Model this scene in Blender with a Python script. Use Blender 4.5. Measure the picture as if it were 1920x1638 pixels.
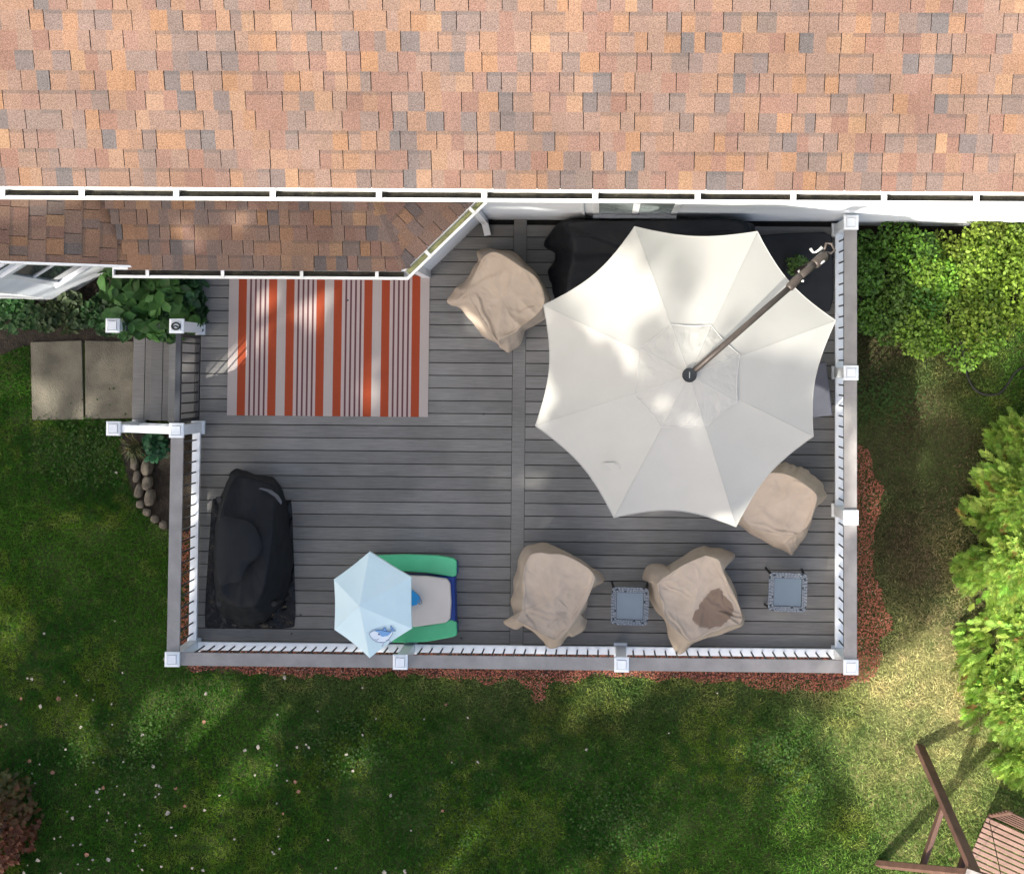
import bpy, bmesh, math, random
import numpy as np
from mathutils import Vector, Matrix, noise as mnoise

random.seed(7)
rng = np.random.default_rng(7)
for o in list(bpy.data.objects):
    bpy.data.objects.remove(o)
scene = bpy.context.scene
COL = scene.collection

# ------------------------------------------------------------------ camera
F = 2980.0                       # focal length in photo pixels (photo 1920 x 1638)
CAMZ = 2980.0 / 161.0            # height above the deck boards
RX, RY, RZ = 0.0446, 0.0191, 0.0080
PX, PY = 1070.85, 563.3
cam_d = bpy.data.cameras.new('camera')
cam = bpy.data.objects.new('camera', cam_d)
COL.objects.link(cam)
cam.location = (0, 0, CAMZ)
cam.rotation_euler = (RX, RY, RZ)
cam_d.sensor_fit = 'HORIZONTAL'
cam_d.sensor_width = 36
cam_d.lens = F / 1920 * 36
cam_d.shift_x = (960 - PX) / 1920
cam_d.shift_y = (PY - 819) / 1920
cam_d.clip_start = 0.1
cam_d.clip_end = 500
scene.camera = cam
# ------------------------------------------------------------------ light
SUN_EL = math.radians(45)
SUN_AZ = math.radians(49)        # shadows fall towards +x +y
trav = Vector((math.cos(SUN_AZ) * math.cos(SUN_EL), math.sin(SUN_AZ) * math.cos(SUN_EL), -math.sin(SUN_EL)))
world = bpy.data.worlds.new('World')
scene.world = world
world.use_nodes = True
wn = world.node_tree
sky = wn.nodes.new('ShaderNodeTexSky')
sky.sky_type = 'NISHITA'
sky.sun_disc = False
sky.air_density = 1.0
sky.dust_density = 5.0
sky.ozone_density = 0.3
sky.sun_elevation = SUN_EL
sky.sun_rotation = math.atan2(-trav.x, -trav.y) % (2 * math.pi)
bg = wn.nodes['Background']
bg.inputs['Strength'].default_value = 0.15
wn.links.new(sky.outputs[0], bg.inputs['Color'])
sun_d = bpy.data.lights.new('sun', 'SUN')
sun_d.energy = 3.5
sun_d.angle = math.radians(0.8)
sun_d.color = (1.0, 0.95, 0.86)
sun = bpy.data.objects.new('sun', sun_d)
COL.objects.link(sun)
sun.rotation_euler = trav.to_track_quat('-Z', 'Y').to_euler()
sun.location = (-20, -20, 30)
vs = scene.view_settings
vs.view_transform = 'Standard'
vs.look = 'None'
vs.gamma = 1
vs.exposure = 1.28
vs.use_curve_mapping = False

# ------------------------------------------------------------------ geometry helpers
RM = np.array(cam.rotation_euler.to_matrix())
def P(u, v, z=0.0):
    d = RM @ np.array([(u - PX) / F, -(v - PY) / F, -1.0])
    t = (z - CAMZ) / d[2]
    return Vector((d[0] * t, d[1] * t, z))
def P2(u, v, z=0.0):
    p = P(u, v, z)
    return (p.x, p.y)
def UV(x, y, z):
    d = RM.T @ np.array([x, y, z - CAMZ])
    return PX + F * d[0] / -d[2], PY - F * d[1] / -d[2]
def UVa(X):
    d = (X - np.array([0, 0, CAMZ])) @ RM
    dep = np.maximum(-d[:, 2], 1e-3)
    return PX + F * d[:, 0] / dep, PY - F * d[:, 1] / dep

GROUND = -0.5

def wloc(o):
    v = Vector((0, 0, 0))
    while o is not None:
        v += o.location
        o = o.parent
    return v

def setp(o, label=None, cat=None, group=None, kind=None):
    if label: o['label'] = label
    if cat: o['category'] = cat
    if group: o['group'] = group
    if kind: o['kind'] = kind
    return o

def root(name, loc, label, cat, group=None, kind=None):
    o = bpy.data.objects.new(name, None)
    o.empty_display_size = 0.1
    COL.objects.link(o)
    o.location = loc
    return setp(o, label, cat, group, kind)

def link(name, me, parent=None, loc=None):
    o = bpy.data.objects.new(name, me)
    COL.objects.link(o)
    if parent is not None: o.parent = parent
    if loc is not None: o.location = loc
    return o

def mesh_np(name, V, Fc, mat, col=None, smooth=False):
    """V (n,3) array; Fc (m,k) int array; col per-vertex (n,3)."""
    V = np.asarray(V, dtype=np.float32); Fc = np.asarray(Fc, dtype=np.int32)
    me = bpy.data.meshes.new(name)
    k = Fc.shape[1]
    me.vertices.add(len(V)); me.vertices.foreach_set('co', V.ravel())
    me.loops.add(Fc.size); me.loops.foreach_set('vertex_index', Fc.ravel())
    me.polygons.add(len(Fc))
    me.polygons.foreach_set('loop_start', np.arange(0, Fc.size, k, dtype=np.int32))
    me.polygons.foreach_set('loop_total', np.full(len(Fc), k, dtype=np.int32))
    if smooth: me.polygons.foreach_set('use_smooth', np.ones(len(Fc), dtype=bool))
    me.update(calc_edges=True)
    if col is not None:
        a = me.color_attributes.new('Col', 'FLOAT_COLOR', 'POINT')
        c = np.ones((len(V), 4), dtype=np.float32); c[:, :3] = col
        a.data.foreach_set('color', c.ravel())
    if mat: me.materials.append(mat)
    return me

class MB:
    def __init__(s):
        s.v = []; s.f = []; s.c = []; s.cur = None
    def add(s, vs_, fs_):
        b = len(s.v)
        s.v += [tuple(v) for v in vs_]
        s.f += [tuple(b + i for i in f) for f in fs_]
        s.c += [s.cur] * len(fs_)
        return s
    def box(s, x0, x1, y0, y1, z0, z1):
        return s.add([(x0, y0, z0), (x1, y0, z0), (x1, y1, z0), (x0, y1, z0), (x0, y0, z1), (x1, y0, z1), (x1, y1, z1), (x0, y1, z1)],
                     [(3, 2, 1, 0), (4, 5, 6, 7), (0, 1, 5, 4), (1, 2, 6, 5), (2, 3, 7, 6), (3, 0, 4, 7)])
    def bar(s, a, b, w, h, up=(0, 0, 1)):
        """rectangular bar from a to b, w across, h along 'up'."""
        a = Vector(a); b = Vector(b); d = (b - a).normalized(); up = Vector(up)
        sd = d.cross(up).normalized(); up = sd.cross(d).normalized()
        vs_ = []
        for p in (a, b):
            for q, r in ((-1, -1), (1, -1), (1, 1), (-1, 1)):
                vs_.append(p + sd * (q * w / 2) + up * (r * h / 2))
        return s.add(vs_, [(0, 1, 2, 3), (7, 6, 5, 4), (0, 4, 5, 1), (1, 5, 6, 2), (2, 6, 7, 3), (3, 7, 4, 0)])
    def prism(s, pts, z0, z1):
        n = len(pts)
        return s.add([(p[0], p[1], z0) for p in pts] + [(p[0], p[1], z1) for p in pts],
                     [tuple(range(n - 1, -1, -1)), tuple(range(n, 2 * n))] + [(i, (i + 1) % n, n + (i + 1) % n, n + i) for i in range(n)])
    def tube(s, pts, r, n=8, cap=True):
        pts = [Vector(p) for p in pts]; b = len(s.v); m = len(pts)
        rr = r if isinstance(r, (list, tuple)) else [r] * m
        ref = None; rings = []
        for i, p in enumerate(pts):
            d = (pts[min(i + 1, m - 1)] - pts[max(i - 1, 0)]).normalized()
            if ref is None:
                ref = Vector((0, 0, 1)) if abs(d.z) < 0.9 else Vector((1, 0, 0))
            x = (ref - d * ref.dot(d)).normalized(); y = d.cross(x); ref = x
            rings.append([p + (x * math.cos(2 * math.pi * k / n) + y * math.sin(2 * math.pi * k / n)) * rr[i] for k in range(n)])
        vs_ = [v for rg in rings for v in rg]; fs_ = []
        for i in range(m - 1):
            for k in range(n):
                fs_.append((i * n + k, i * n + (k + 1) % n, (i + 1) * n + (k + 1) % n, (i + 1) * n + k))
        if cap:
            fs_.append(tuple(range(n - 1, -1, -1))); fs_.append(tuple((m - 1) * n + k for k in range(n)))
        return s.add(vs_, fs_)
    def lathe(s, prof, cx, cy, n=20):
        vs_ = []; fs_ = []
        for r, z in prof:
            for k in range(n):
                a = 2 * math.pi * k / n
                vs_.append((cx + r * math.cos(a), cy + r * math.sin(a), z))
        for i in range(len(prof) - 1):
            for k in range(n):
                fs_.append((i * n + k, i * n + (k + 1) % n, (i + 1) * n + (k + 1) % n, (i + 1) * n + k))
        fs_.append(tuple(range(n - 1, -1, -1))); fs_.append(tuple((len(prof) - 1) * n + k for k in range(n)))
        return s.add(vs_, fs_)
    def mesh(s, name, mat, origin=(0, 0, 0), bevel=0, smooth=False, segs=2):
        me = bpy.data.meshes.new(name)
        o = Vector(origin)
        me.from_pydata([Vector(v) - o for v in s.v], [], s.f)
        if any(c is not None for c in s.c):
            a = me.color_attributes.new('Col', 'FLOAT_COLOR', 'CORNER')
            for p, c in zip(me.polygons, s.c):
                c = c or (1, 1, 1)
                for li in p.loop_indices: a.data[li].color = (c[0], c[1], c[2], 1)
        if bevel:
            bm = bmesh.new(); bm.from_mesh(me)
            bmesh.ops.remove_doubles(bm, verts=bm.verts, dist=1e-5)
            es = [e for e in bm.edges if len(e.link_faces) == 2 and e.calc_face_angle(0) > 0.5]
            bmesh.ops.bevel(bm, geom=es, offset=bevel, segments=segs, affect='EDGES', clamp_overlap=True, profile=0.5)
            bm.to_mesh(me); bm.free()
        if smooth:
            for p in me.polygons: p.use_smooth = True
        if mat: me.materials.append(mat)
        me.update()
        return me
    def build(s, name, mat, parent=None, bevel=0, smooth=False, origin=None, segs=2):
        if parent is not None:
            return link(name, s.mesh(name, mat, wloc(parent), bevel, smooth, segs), parent)
        o = origin if origin is not None else (0, 0, 0)
        return link(name, s.mesh(name, mat, o, bevel, smooth, segs), None, o)

def catmull(pts, n, closed=True):
    pts = np.array(pts, float); m = len(pts); out = []
    for i in range(n):
        t = i / n * m if closed else i / (n - 1) * (m - 1) * 0.99999
        k = int(t); u = t - k
        if closed: p0, p1, p2, p3 = pts[(k - 1) % m], pts[k % m], pts[(k + 1) % m], pts[(k + 2) % m]
        else: p0, p1, p2, p3 = pts[max(k - 1, 0)], pts[k], pts[min(k + 1, m - 1)], pts[min(k + 2, m - 1)]
        out.append(0.5 * (2 * p1 + (p2 - p0) * u + (2 * p0 - 5 * p1 + 4 * p2 - p3) * u * u + (-p0 + 3 * p1 - 3 * p2 + p3) * u ** 3))
    return np.array(out)

def in_poly(x, y, poly):
    x = np.asarray(x); y = np.asarray(y); ins = np.zeros(x.shape, bool); n = len(poly); j = n - 1
    for i in range(n):
        xi, yi = poly[i]; xj, yj = poly[j]
        c = ((yi > y) != (yj > y)) & (x < (xj - xi) * (y - yi) / ((yj - yi) or 1e-9) + xi)
        ins ^= c; j = i
    return ins

_ng = {}
def vnoise(x, y, scale, seed):
    if seed not in _ng: _ng[seed] = np.random.default_rng(seed).random((256, 256))
    g = _ng[seed]
    X = np.asarray(x) * scale; Y = np.asarray(y) * scale
    xi = np.floor(X).astype(int); yi = np.floor(Y).astype(int); fx = X - xi; fy = Y - yi
    fx = fx * fx * (3 - 2 * fx); fy = fy * fy * (3 - 2 * fy)
    a = g[xi % 256, yi % 256]; b = g[(xi + 1) % 256, yi % 256]; c = g[xi % 256, (yi + 1) % 256]; d = g[(xi + 1) % 256, (yi + 1) % 256]
    return (a * (1 - fx) + b * fx) * (1 - fy) + (c * (1 - fx) + d * fx) * fy

# ------------------------------------------------------------------ materials
def new_mat(name):
    m = bpy.data.materials.new(name); m.use_nodes = True
    nt = m.node_tree
    return m, nt, nt.nodes['Principled BSDF']

def mat(name, c1, c2=None, scale=8.0, rough=0.6, bump=0.0, bscale=None, stretch=(1, 1, 1), metal=0.0, spec=0.4, detail=6, c3=None, world_co=True, dist=0.02, transl=0.0):
    m, nt, bs = new_mat(name)
    N, L = nt.nodes, nt.links
    bs.inputs['Roughness'].default_value = rough
    bs.inputs['Metallic'].default_value = metal
    bs.inputs['Specular IOR Level'].default_value = spec
    c2 = c2 or tuple(c * 0.8 for c in c1)
    if world_co:
        co = N.new('ShaderNodeNewGeometry').outputs['Position']
    else:
        co = N.new('ShaderNodeTexCoord').outputs['Object']
    mp = N.new('ShaderNodeMapping'); mp.inputs['Scale'].default_value = stretch
    L.new(co, mp.inputs[0])
    nz = N.new('ShaderNodeTexNoise'); nz.inputs['Scale'].default_value = scale; nz.inputs['Detail'].default_value = detail
    L.new(mp.outputs[0], nz.inputs['Vector'])
    rp = N.new('ShaderNodeValToRGB')
    rp.color_ramp.elements[0].position = 0.3; rp.color_ramp.elements[0].color = (*c2, 1)
    rp.color_ramp.elements[1].position = 0.7; rp.color_ramp.elements[1].color = (*c1, 1)
    if c3:
        e = rp.color_ramp.elements.new(0.85); e.color = (*c3, 1)
    L.new(nz.outputs['Fac'], rp.inputs[0])
    L.new(rp.outputs[0], bs.inputs['Base Color'])
    if bump:
        n2 = N.new('ShaderNodeTexNoise'); n2.inputs['Scale'].default_value = bscale or scale * 6; n2.inputs['Detail'].default_value = 4
        L.new(mp.outputs[0], n2.inputs['Vector'])
        bp = N.new('ShaderNodeBump'); bp.inputs['Strength'].default_value = bump; bp.inputs['Distance'].default_value = dist
        L.new(n2.outputs['Fac'], bp.inputs['Height']); L.new(bp.outputs[0], bs.inputs['Normal'])
    if transl:
        tr = N.new('ShaderNodeBsdfTranslucent'); mx = N.new('ShaderNodeMixShader'); mx.inputs[0].default_value = transl
        L.new(rp.outputs[0], tr.inputs['Color']); L.new(bs.outputs[0], mx.inputs[1]); L.new(tr.outputs[0], mx.inputs[2])
        L.new(mx.outputs[0], N['Material Output'].inputs['Surface'])
    return m

def attr_mat(name, rough=0.7, speck=0.25, sscale=300.0, transl=0.0, spec=0.3, bump=0.0, mid=0.0, mscale=3.0):
    """base colour comes from the mesh's own colour attribute, with fine speckle."""
    m, nt, bs = new_mat(name)
    N, L = nt.nodes, nt.links
    bs.inputs['Roughness'].default_value = rough
    bs.inputs['Specular IOR Level'].default_value = spec
    at = N.new('ShaderNodeAttribute'); at.attribute_name = 'Col'
    out = at.outputs['Color']
    geo = N.new('ShaderNodeNewGeometry').outputs['Position']
    if speck:
        nz = N.new('ShaderNodeTexNoise'); nz.inputs['Scale'].default_value = sscale; nz.inputs['Detail'].default_value = 2
        L.new(geo, nz.inputs['Vector'])
        mr = N.new('ShaderNodeMapRange'); mr.inputs[1].default_value = 0.3; mr.inputs[2].default_value = 0.7
        mr.inputs[3].default_value = 1 - speck; mr.inputs[4].default_value = 1 + speck
        L.new(nz.outputs['Fac'], mr.inputs[0])
        mx = N.new('ShaderNodeVectorMath'); mx.operation = 'SCALE'
        L.new(out, mx.inputs[0]); L.new(mr.outputs[0], mx.inputs['Scale']); out = mx.outputs[0]
        if bump:
            bp = N.new('ShaderNodeBump'); bp.inputs['Strength'].default_value = bump; bp.inputs['Distance'].default_value = 0.004
            L.new(nz.outputs['Fac'], bp.inputs['Height']); L.new(bp.outputs[0], bs.inputs['Normal'])
    if mid:
        nz = N.new('ShaderNodeTexNoise'); nz.inputs['Scale'].default_value = mscale; nz.inputs['Detail'].default_value = 5
        L.new(geo, nz.inputs['Vector'])
        mr = N.new('ShaderNodeMapRange'); mr.inputs[1].default_value = 0.3; mr.inputs[2].default_value = 0.7
        mr.inputs[3].default_value = 1 - mid; mr.inputs[4].default_value = 1 + mid
        L.new(nz.outputs['Fac'], mr.inputs[0])
        mx = N.new('ShaderNodeVectorMath'); mx.operation = 'SCALE'
        L.new(out, mx.inputs[0]); L.new(mr.outputs[0], mx.inputs['Scale']); out = mx.outputs[0]
    L.new(out, bs.inputs['Base Color'])
    if transl:
        tr = N.new('ShaderNodeBsdfTranslucent'); ms = N.new('ShaderNodeMixShader'); ms.inputs[0].default_value = transl
        L.new(out, tr.inputs['Color']); L.new(bs.outputs[0], ms.inputs[1]); L.new(tr.outputs[0], ms.inputs[2])
        L.new(ms.outputs[0], N['Material Output'].inputs['Surface'])
    return m

M = {}
M['shingle'] = attr_mat('asphalt_shingle', 0.95, 0.36, 120.0, bump=0.5, spec=0.15, mid=0.15, mscale=1.3)
M['underlay'] = mat('dark_underlay', (0.06, 0.047, 0.04), rough=0.95)
M['vinyl'] = mat('white_vinyl', (0.78, 0.80, 0.81), (0.70, 0.72, 0.73), 3, 0.4, 0.05)
M['gutter_white'] = mat('white_aluminium', (0.82, 0.82, 0.80), (0.66, 0.66, 0.62), 2.5, 0.4, 0.03, stretch=(1, 4, 1))
M['shaded_dirt'] = mat('shaded_gutter_debris', (0.05, 0.045, 0.03), (0.015, 0.014, 0.011), 14, 0.95, 0.6, c3=(0.20, 0.21, 0.10))  # debris, blackened: the shade inside the trough is put into the colour
M['sunlit_gutter_moss'] = mat('sunlit_gutter_moss', (0.36, 0.38, 0.18), (0.20, 0.21, 0.11), 9, 0.9, 0.4)  # moss, its colour paled to carry the sun on the diagonal trough
M['siding'] = mat('pale_siding', (0.66, 0.69, 0.71), (0.58, 0.61, 0.64), 2, 0.5, 0.04, stretch=(0.4, 1, 2))
M['glass'] = mat('window_glass', (0.05, 0.06, 0.07), (0.03, 0.035, 0.04), 2, 0.08, spec=0.8)
M['deck'] = None
M['rail_board'] = mat('weathered_rail_board', (0.30, 0.285, 0.27), (0.22, 0.21, 0.20), 5, 0.7, 0.15, stretch=(1, 1, 1), bscale=40)
M['white_plastic'] = mat('white_post_vinyl', (0.80, 0.83, 0.84), (0.73, 0.77, 0.79), 5, 0.35, 0.02)
M['black_metal'] = mat('black_powder_coat', (0.012, 0.013, 0.014), (0.009, 0.009, 0.01), 10, 0.45)
M['gate_metal'] = mat('slate_black_metal', (0.035, 0.04, 0.05), (0.025, 0.03, 0.035), 10, 0.5)
M['slab'] = mat('weathered_concrete', (0.19, 0.17, 0.125), (0.085, 0.078, 0.058), 3.2, 0.9, 0.5, bscale=60, c3=(0.25, 0.225, 0.165), detail=10)
M['soil'] = mat('dark_soil', (0.045, 0.035, 0.025), (0.018, 0.014, 0.010), 12, 1.0, 0.8, bscale=50)
M['stone'] = mat('river_stone', (0.175, 0.148, 0.11), (0.085, 0.072, 0.054), 14, 0.9, 0.5, bscale=70)
M['canvas'] = mat('beige_canvas', (0.425, 0.35, 0.275), (0.375, 0.308, 0.242), 5, 0.9, 0.12, bscale=260, spec=0.15)
M['black_cover'] = mat('black_cover_fabric', (0.012, 0.0135, 0.016), (0.008, 0.009, 0.011), 6, 0.62, 0.12, bscale=30, spec=0.14)
M['black_vinyl'] = mat('black_vinyl_sheet', (0.009, 0.010, 0.012), (0.005, 0.006, 0.007), 6, 0.28, 0.9, bscale=7, spec=0.22, dist=0.08)
M['umb_fabric'] = mat('ivory_umbrella_fabric', (0.45, 0.445, 0.412), (0.42, 0.416, 0.385), 2.5, 0.85, 0.05, bscale=300, spec=0.1, transl=0.12)
M['bronze'] = mat('bronze_metal', (0.075, 0.060, 0.050), (0.055, 0.045, 0.038), 12, 0.45, metal=0.3)
M['charcoal'] = mat('charcoal_plastic', (0.026, 0.029, 0.032), (0.019, 0.021, 0.024), 5, 0.6, 0.08, spec=0.2)
M['slate_fabric'] = mat('slate_fabric', (0.075, 0.08, 0.10), (0.06, 0.064, 0.08), 5, 0.8, 0.1)
M['chrome'] = mat('pale_handle', (0.75, 0.74, 0.70), (0.65, 0.64, 0.60), 5, 0.3)
M['wicker'] = mat('blue_grey_wicker', (0.27, 0.30, 0.325), (0.19, 0.215, 0.24), 60, 0.55, 0.3, bscale=120)
M['table_glass'] = mat('frosted_blue_glass', (0.15, 0.195, 0.225), (0.13, 0.17, 0.195), 3, 0.18, 0.02, spec=0.7)
M['toy_green'] = mat('mint_green_plastic', (0.09, 0.50, 0.24), (0.075, 0.44, 0.21), 4, 0.4, 0.05)
M['toy_blue'] = mat('royal_blue_plastic', (0.012, 0.05, 0.27), (0.01, 0.04, 0.22), 4, 0.4, 0.03)
M['toy_sky'] = mat('sky_blue_plastic', (0.02, 0.25, 0.55), (0.018, 0.22, 0.5), 4, 0.35)
M['toy_beige'] = mat('sand_beige_plastic', (0.56, 0.51, 0.46), (0.51, 0.465, 0.42), 4, 0.45, 0.04)
M['toy_canopy'] = mat('pale_blue_nylon', (0.68, 0.84, 0.86), (0.65, 0.805, 0.83), 3, 0.7, 0.06, bscale=20, transl=0.12, spec=0.2)
M['ink'] = mat('blue_print', (0.05, 0.10, 0.26), (0.05, 0.09, 0.24), 5, 0.7)
M['print_blue'] = mat('mid_blue_print', (0.18, 0.36, 0.62), (0.17, 0.34, 0.6), 5, 0.7)
M['print_white'] = mat('white_print', (0.72, 0.78, 0.82), (0.7, 0.76, 0.8), 5, 0.7)
M['swing_wood'] = mat('red_brown_timber', (0.135, 0.072, 0.052), (0.085, 0.045, 0.033), 6, 0.7, 0.2, stretch=(1, 1, 1), bscale=60)
M['swing_seat'] = mat('sunlit_brown_slat', (0.25, 0.16, 0.125), (0.18, 0.11, 0.085), 7, 0.7, 0.2, bscale=60)  # paler than the frame timber; sunlight on the seat is in the colour
M['swing_pale'] = mat('weathered_bracket', (0.34, 0.31, 0.28), (0.16, 0.14, 0.13), 20, 0.6, 0.2)
M['hose'] = mat('black_rubber', (0.018, 0.018, 0.016), (0.012, 0.012, 0.011), 10, 0.55)
M['bark'] = mat('bark', (0.11, 0.085, 0.065), (0.06, 0.048, 0.038), 9, 0.95, 0.8, stretch=(3, 3, 0.6))
M['leaf'] = attr_mat('leaf', 0.55, 0.18, 18.0, transl=0.30, spec=0.35)
M['cedar'] = attr_mat('cedar_spray', 0.7, 0.15, 30.0, transl=0.25, spec=0.2)
M['grass'] = attr_mat('grass_blade', 0.8, 0.12, 30.0, transl=0.25, spec=0.1)
M['mulch'] = attr_mat('mulch_chip', 0.95, 0.2, 80.0, spec=0.1)
M['petal'] = mat('fallen_leaf_pale', (0.40, 0.36, 0.30), (0.28, 0.25, 0.20), 20, 0.8)
M['petal_b'] = mat('fallen_leaf_brown', (0.30, 0.15, 0.09), (0.2, 0.1, 0.06), 20, 0.8)
M['deck_dark'] = mat('under_deck_shade', (0.012, 0.011, 0.010), rough=1.0)  # near-black: shade between and below the boards is painted as base colour
M['cap_dark'] = mat('dark_ornament', (0.04, 0.05, 0.045), (0.02, 0.025, 0.022), 30, 0.5)

def deck_material():
    m, nt, bs = new_mat('grey_composite_board')
    N, L = nt.nodes, nt.links
    geo = N.new('ShaderNodeNewGeometry').outputs['Position']
    info = N.new('ShaderNodeObjectInfo')
    mp = N.new('ShaderNodeMapping'); mp.inputs['Scale'].default_value = (1.2, 26, 26)
    L.new(geo, mp.inputs[0])
    sh = N.new('ShaderNodeVectorMath'); sh.operation = 'ADD'
    cb = N.new('ShaderNodeCombineXYZ'); mu = N.new('ShaderNodeMath'); mu.operation = 'MULTIPLY'; mu.inputs[1].default_value = 50
    L.new(info.outputs['Random'], mu.inputs[0]); L.new(mu.outputs[0], cb.inputs[0])
    L.new(mp.outputs[0], sh.inputs[0]); L.new(cb.outputs[0], sh.inputs[1])
    n1 = N.new('ShaderNodeTexNoise'); n1.inputs['Scale'].default_value = 3; n1.inputs['Detail'].default_value = 8; n1.inputs['Roughness'].default_value = 0.65
    L.new(sh.outputs[0], n1.inputs['Vector'])
    n2 = N.new('ShaderNodeTexNoise'); n2.inputs['Scale'].default_value = 1.3; n2.inputs['Detail'].default_value = 6
    L.new(geo, n2.inputs['Vector'])
    rp = N.new('ShaderNodeValToRGB')
    rp.color_ramp.elements[0].position = 0.25; rp.color_ramp.elements[0].color = (0.116, 0.114, 0.107, 1)
    rp.color_ramp.elements[1].position = 0.75; rp.color_ramp.elements[1].color = (0.203, 0.199, 0.187, 1)
    L.new(n1.outputs['Fac'], rp.inputs[0])
    mr = N.new('ShaderNodeMapRange'); mr.inputs[1].default_value = 0.3; mr.inputs[2].default_value = 0.7; mr.inputs[3].default_value = 0.80; mr.inputs[4].default_value = 1.20
    L.new(n2.outputs['Fac'], mr.inputs[0])
    mr2 = N.new('ShaderNodeMapRange'); mr2.inputs[3].default_value = 0.84; mr2.inputs[4].default_value = 1.14
    L.new(info.outputs['Random'], mr2.inputs[0])
    mm = N.new('ShaderNodeMath'); mm.operation = 'MULTIPLY'; L.new(mr.outputs[0], mm.inputs[0]); L.new(mr2.outputs[0], mm.inputs[1])
    sc = N.new('ShaderNodeVectorMath'); sc.operation = 'SCALE'
    L.new(rp.outputs[0], sc.inputs[0]); L.new(mm.outputs[0], sc.inputs['Scale'])
    L.new(sc.outputs[0], bs.inputs['Base Color'])
    bs.inputs['Roughness'].default_value = 0.62
    bs.inputs['Specular IOR Level'].default_value = 0.35
    bp = N.new('ShaderNodeBump'); bp.inputs['Strength'].default_value = 0.25; bp.inputs['Distance'].default_value = 0.004
    L.new(n1.outputs['Fac'], bp.inputs['Height']); L.new(bp.outputs[0], bs.inputs['Normal'])
    return m
M['deck'] = deck_material()

def rug_material(x0, x1):
    m, nt, bs = new_mat('striped_rug')
    N, L = nt.nodes, nt.links
    geo = N.new('ShaderNodeNewGeometry').outputs['Position']
    sp = N.new('ShaderNodeSeparateXYZ'); L.new(geo, sp.inputs[0])
    mr = N.new('ShaderNodeMapRange'); mr.inputs[1].default_value = x0; mr.inputs[2].default_value = x1; mr.inputs[3].default_value = 426; mr.inputs[4].default_value = 805
    L.new(sp.outputs[0], mr.inputs[0])
    # period of 90.5 measured across the rug, starting at 444
    sb = N.new('ShaderNodeMath'); sb.operation = 'SUBTRACT'; sb.inputs[1].default_value = 444 - 17
    L.new(mr.outputs[0], sb.inputs[0])
    md = N.new('ShaderNodeMath'); md.operation = 'MODULO'; md.inputs[1].default_value = 90.2
    L.new(sb.outputs[0], md.inputs[0])
    dv = N.new('ShaderNodeMath'); dv.operation = 'DIVIDE'; dv.inputs[1].default_value = 90.2
    L.new(md.outputs[0], dv.inputs[0])
    rp = N.new('ShaderNodeValToRGB'); cr = rp.color_ramp; cr.interpolation = 'CONSTANT'
    grey = (0.375, 0.33, 0.305, 1); orange = (0.285, 0.055, 0.024, 1); pale = (0.40, 0.325, 0.30, 1); dark = (0.115, 0.05, 0.055, 1)
    stops = [(0, grey), (17, orange), (32.5, pale)]
    p = 32.5 + 6
    for i in range(4):
        stops += [(p, dark), (p + 3.6, pale)]
        p += 3.6 + 5.6
    stops += [(74.5, orange)]
    cr.elements[0].position = 0; cr.elements[0].color = grey
    cr.elements[1].position = stops[1][0] / 90.2; cr.elements[1].color = orange
    for ps, c in stops[2:]:
        e = cr.elements.new(ps / 90.2); e.color = c
    L.new(dv.outputs[0], rp.inputs[0])
    nz = N.new('ShaderNodeTexNoise'); nz.inputs['Scale'].default_value = 220; nz.inputs['Detail'].default_value = 2
    L.new(geo, nz.inputs['Vector'])
    m2 = N.new('ShaderNodeMapRange'); m2.inputs[1].default_value = 0.3; m2.inputs[2].default_value = 0.7; m2.inputs[3].default_value = 0.86; m2.inputs[4].default_value = 1.12
    L.new(nz.outputs['Fac'], m2.inputs[0])
    sc = N.new('ShaderNodeVectorMath'); sc.operation = 'SCALE'; L.new(rp.outputs[0], sc.inputs[0]); L.new(m2.outputs[0], sc.inputs['Scale'])
    L.new(sc.outputs[0], bs.inputs['Base Color'])
    bs.inputs['Roughness'].default_value = 0.95
    bs.inputs['Specular IOR Level'].default_value = 0.1
    bp = N.new('ShaderNodeBump'); bp.inputs['Strength'].default_value = 0.3; bp.inputs['Distance'].default_value = 0.003
    L.new(nz.outputs['Fac'], bp.inputs['Height']); L.new(bp.outputs[0], bs.inputs['Normal'])
    return m

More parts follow.
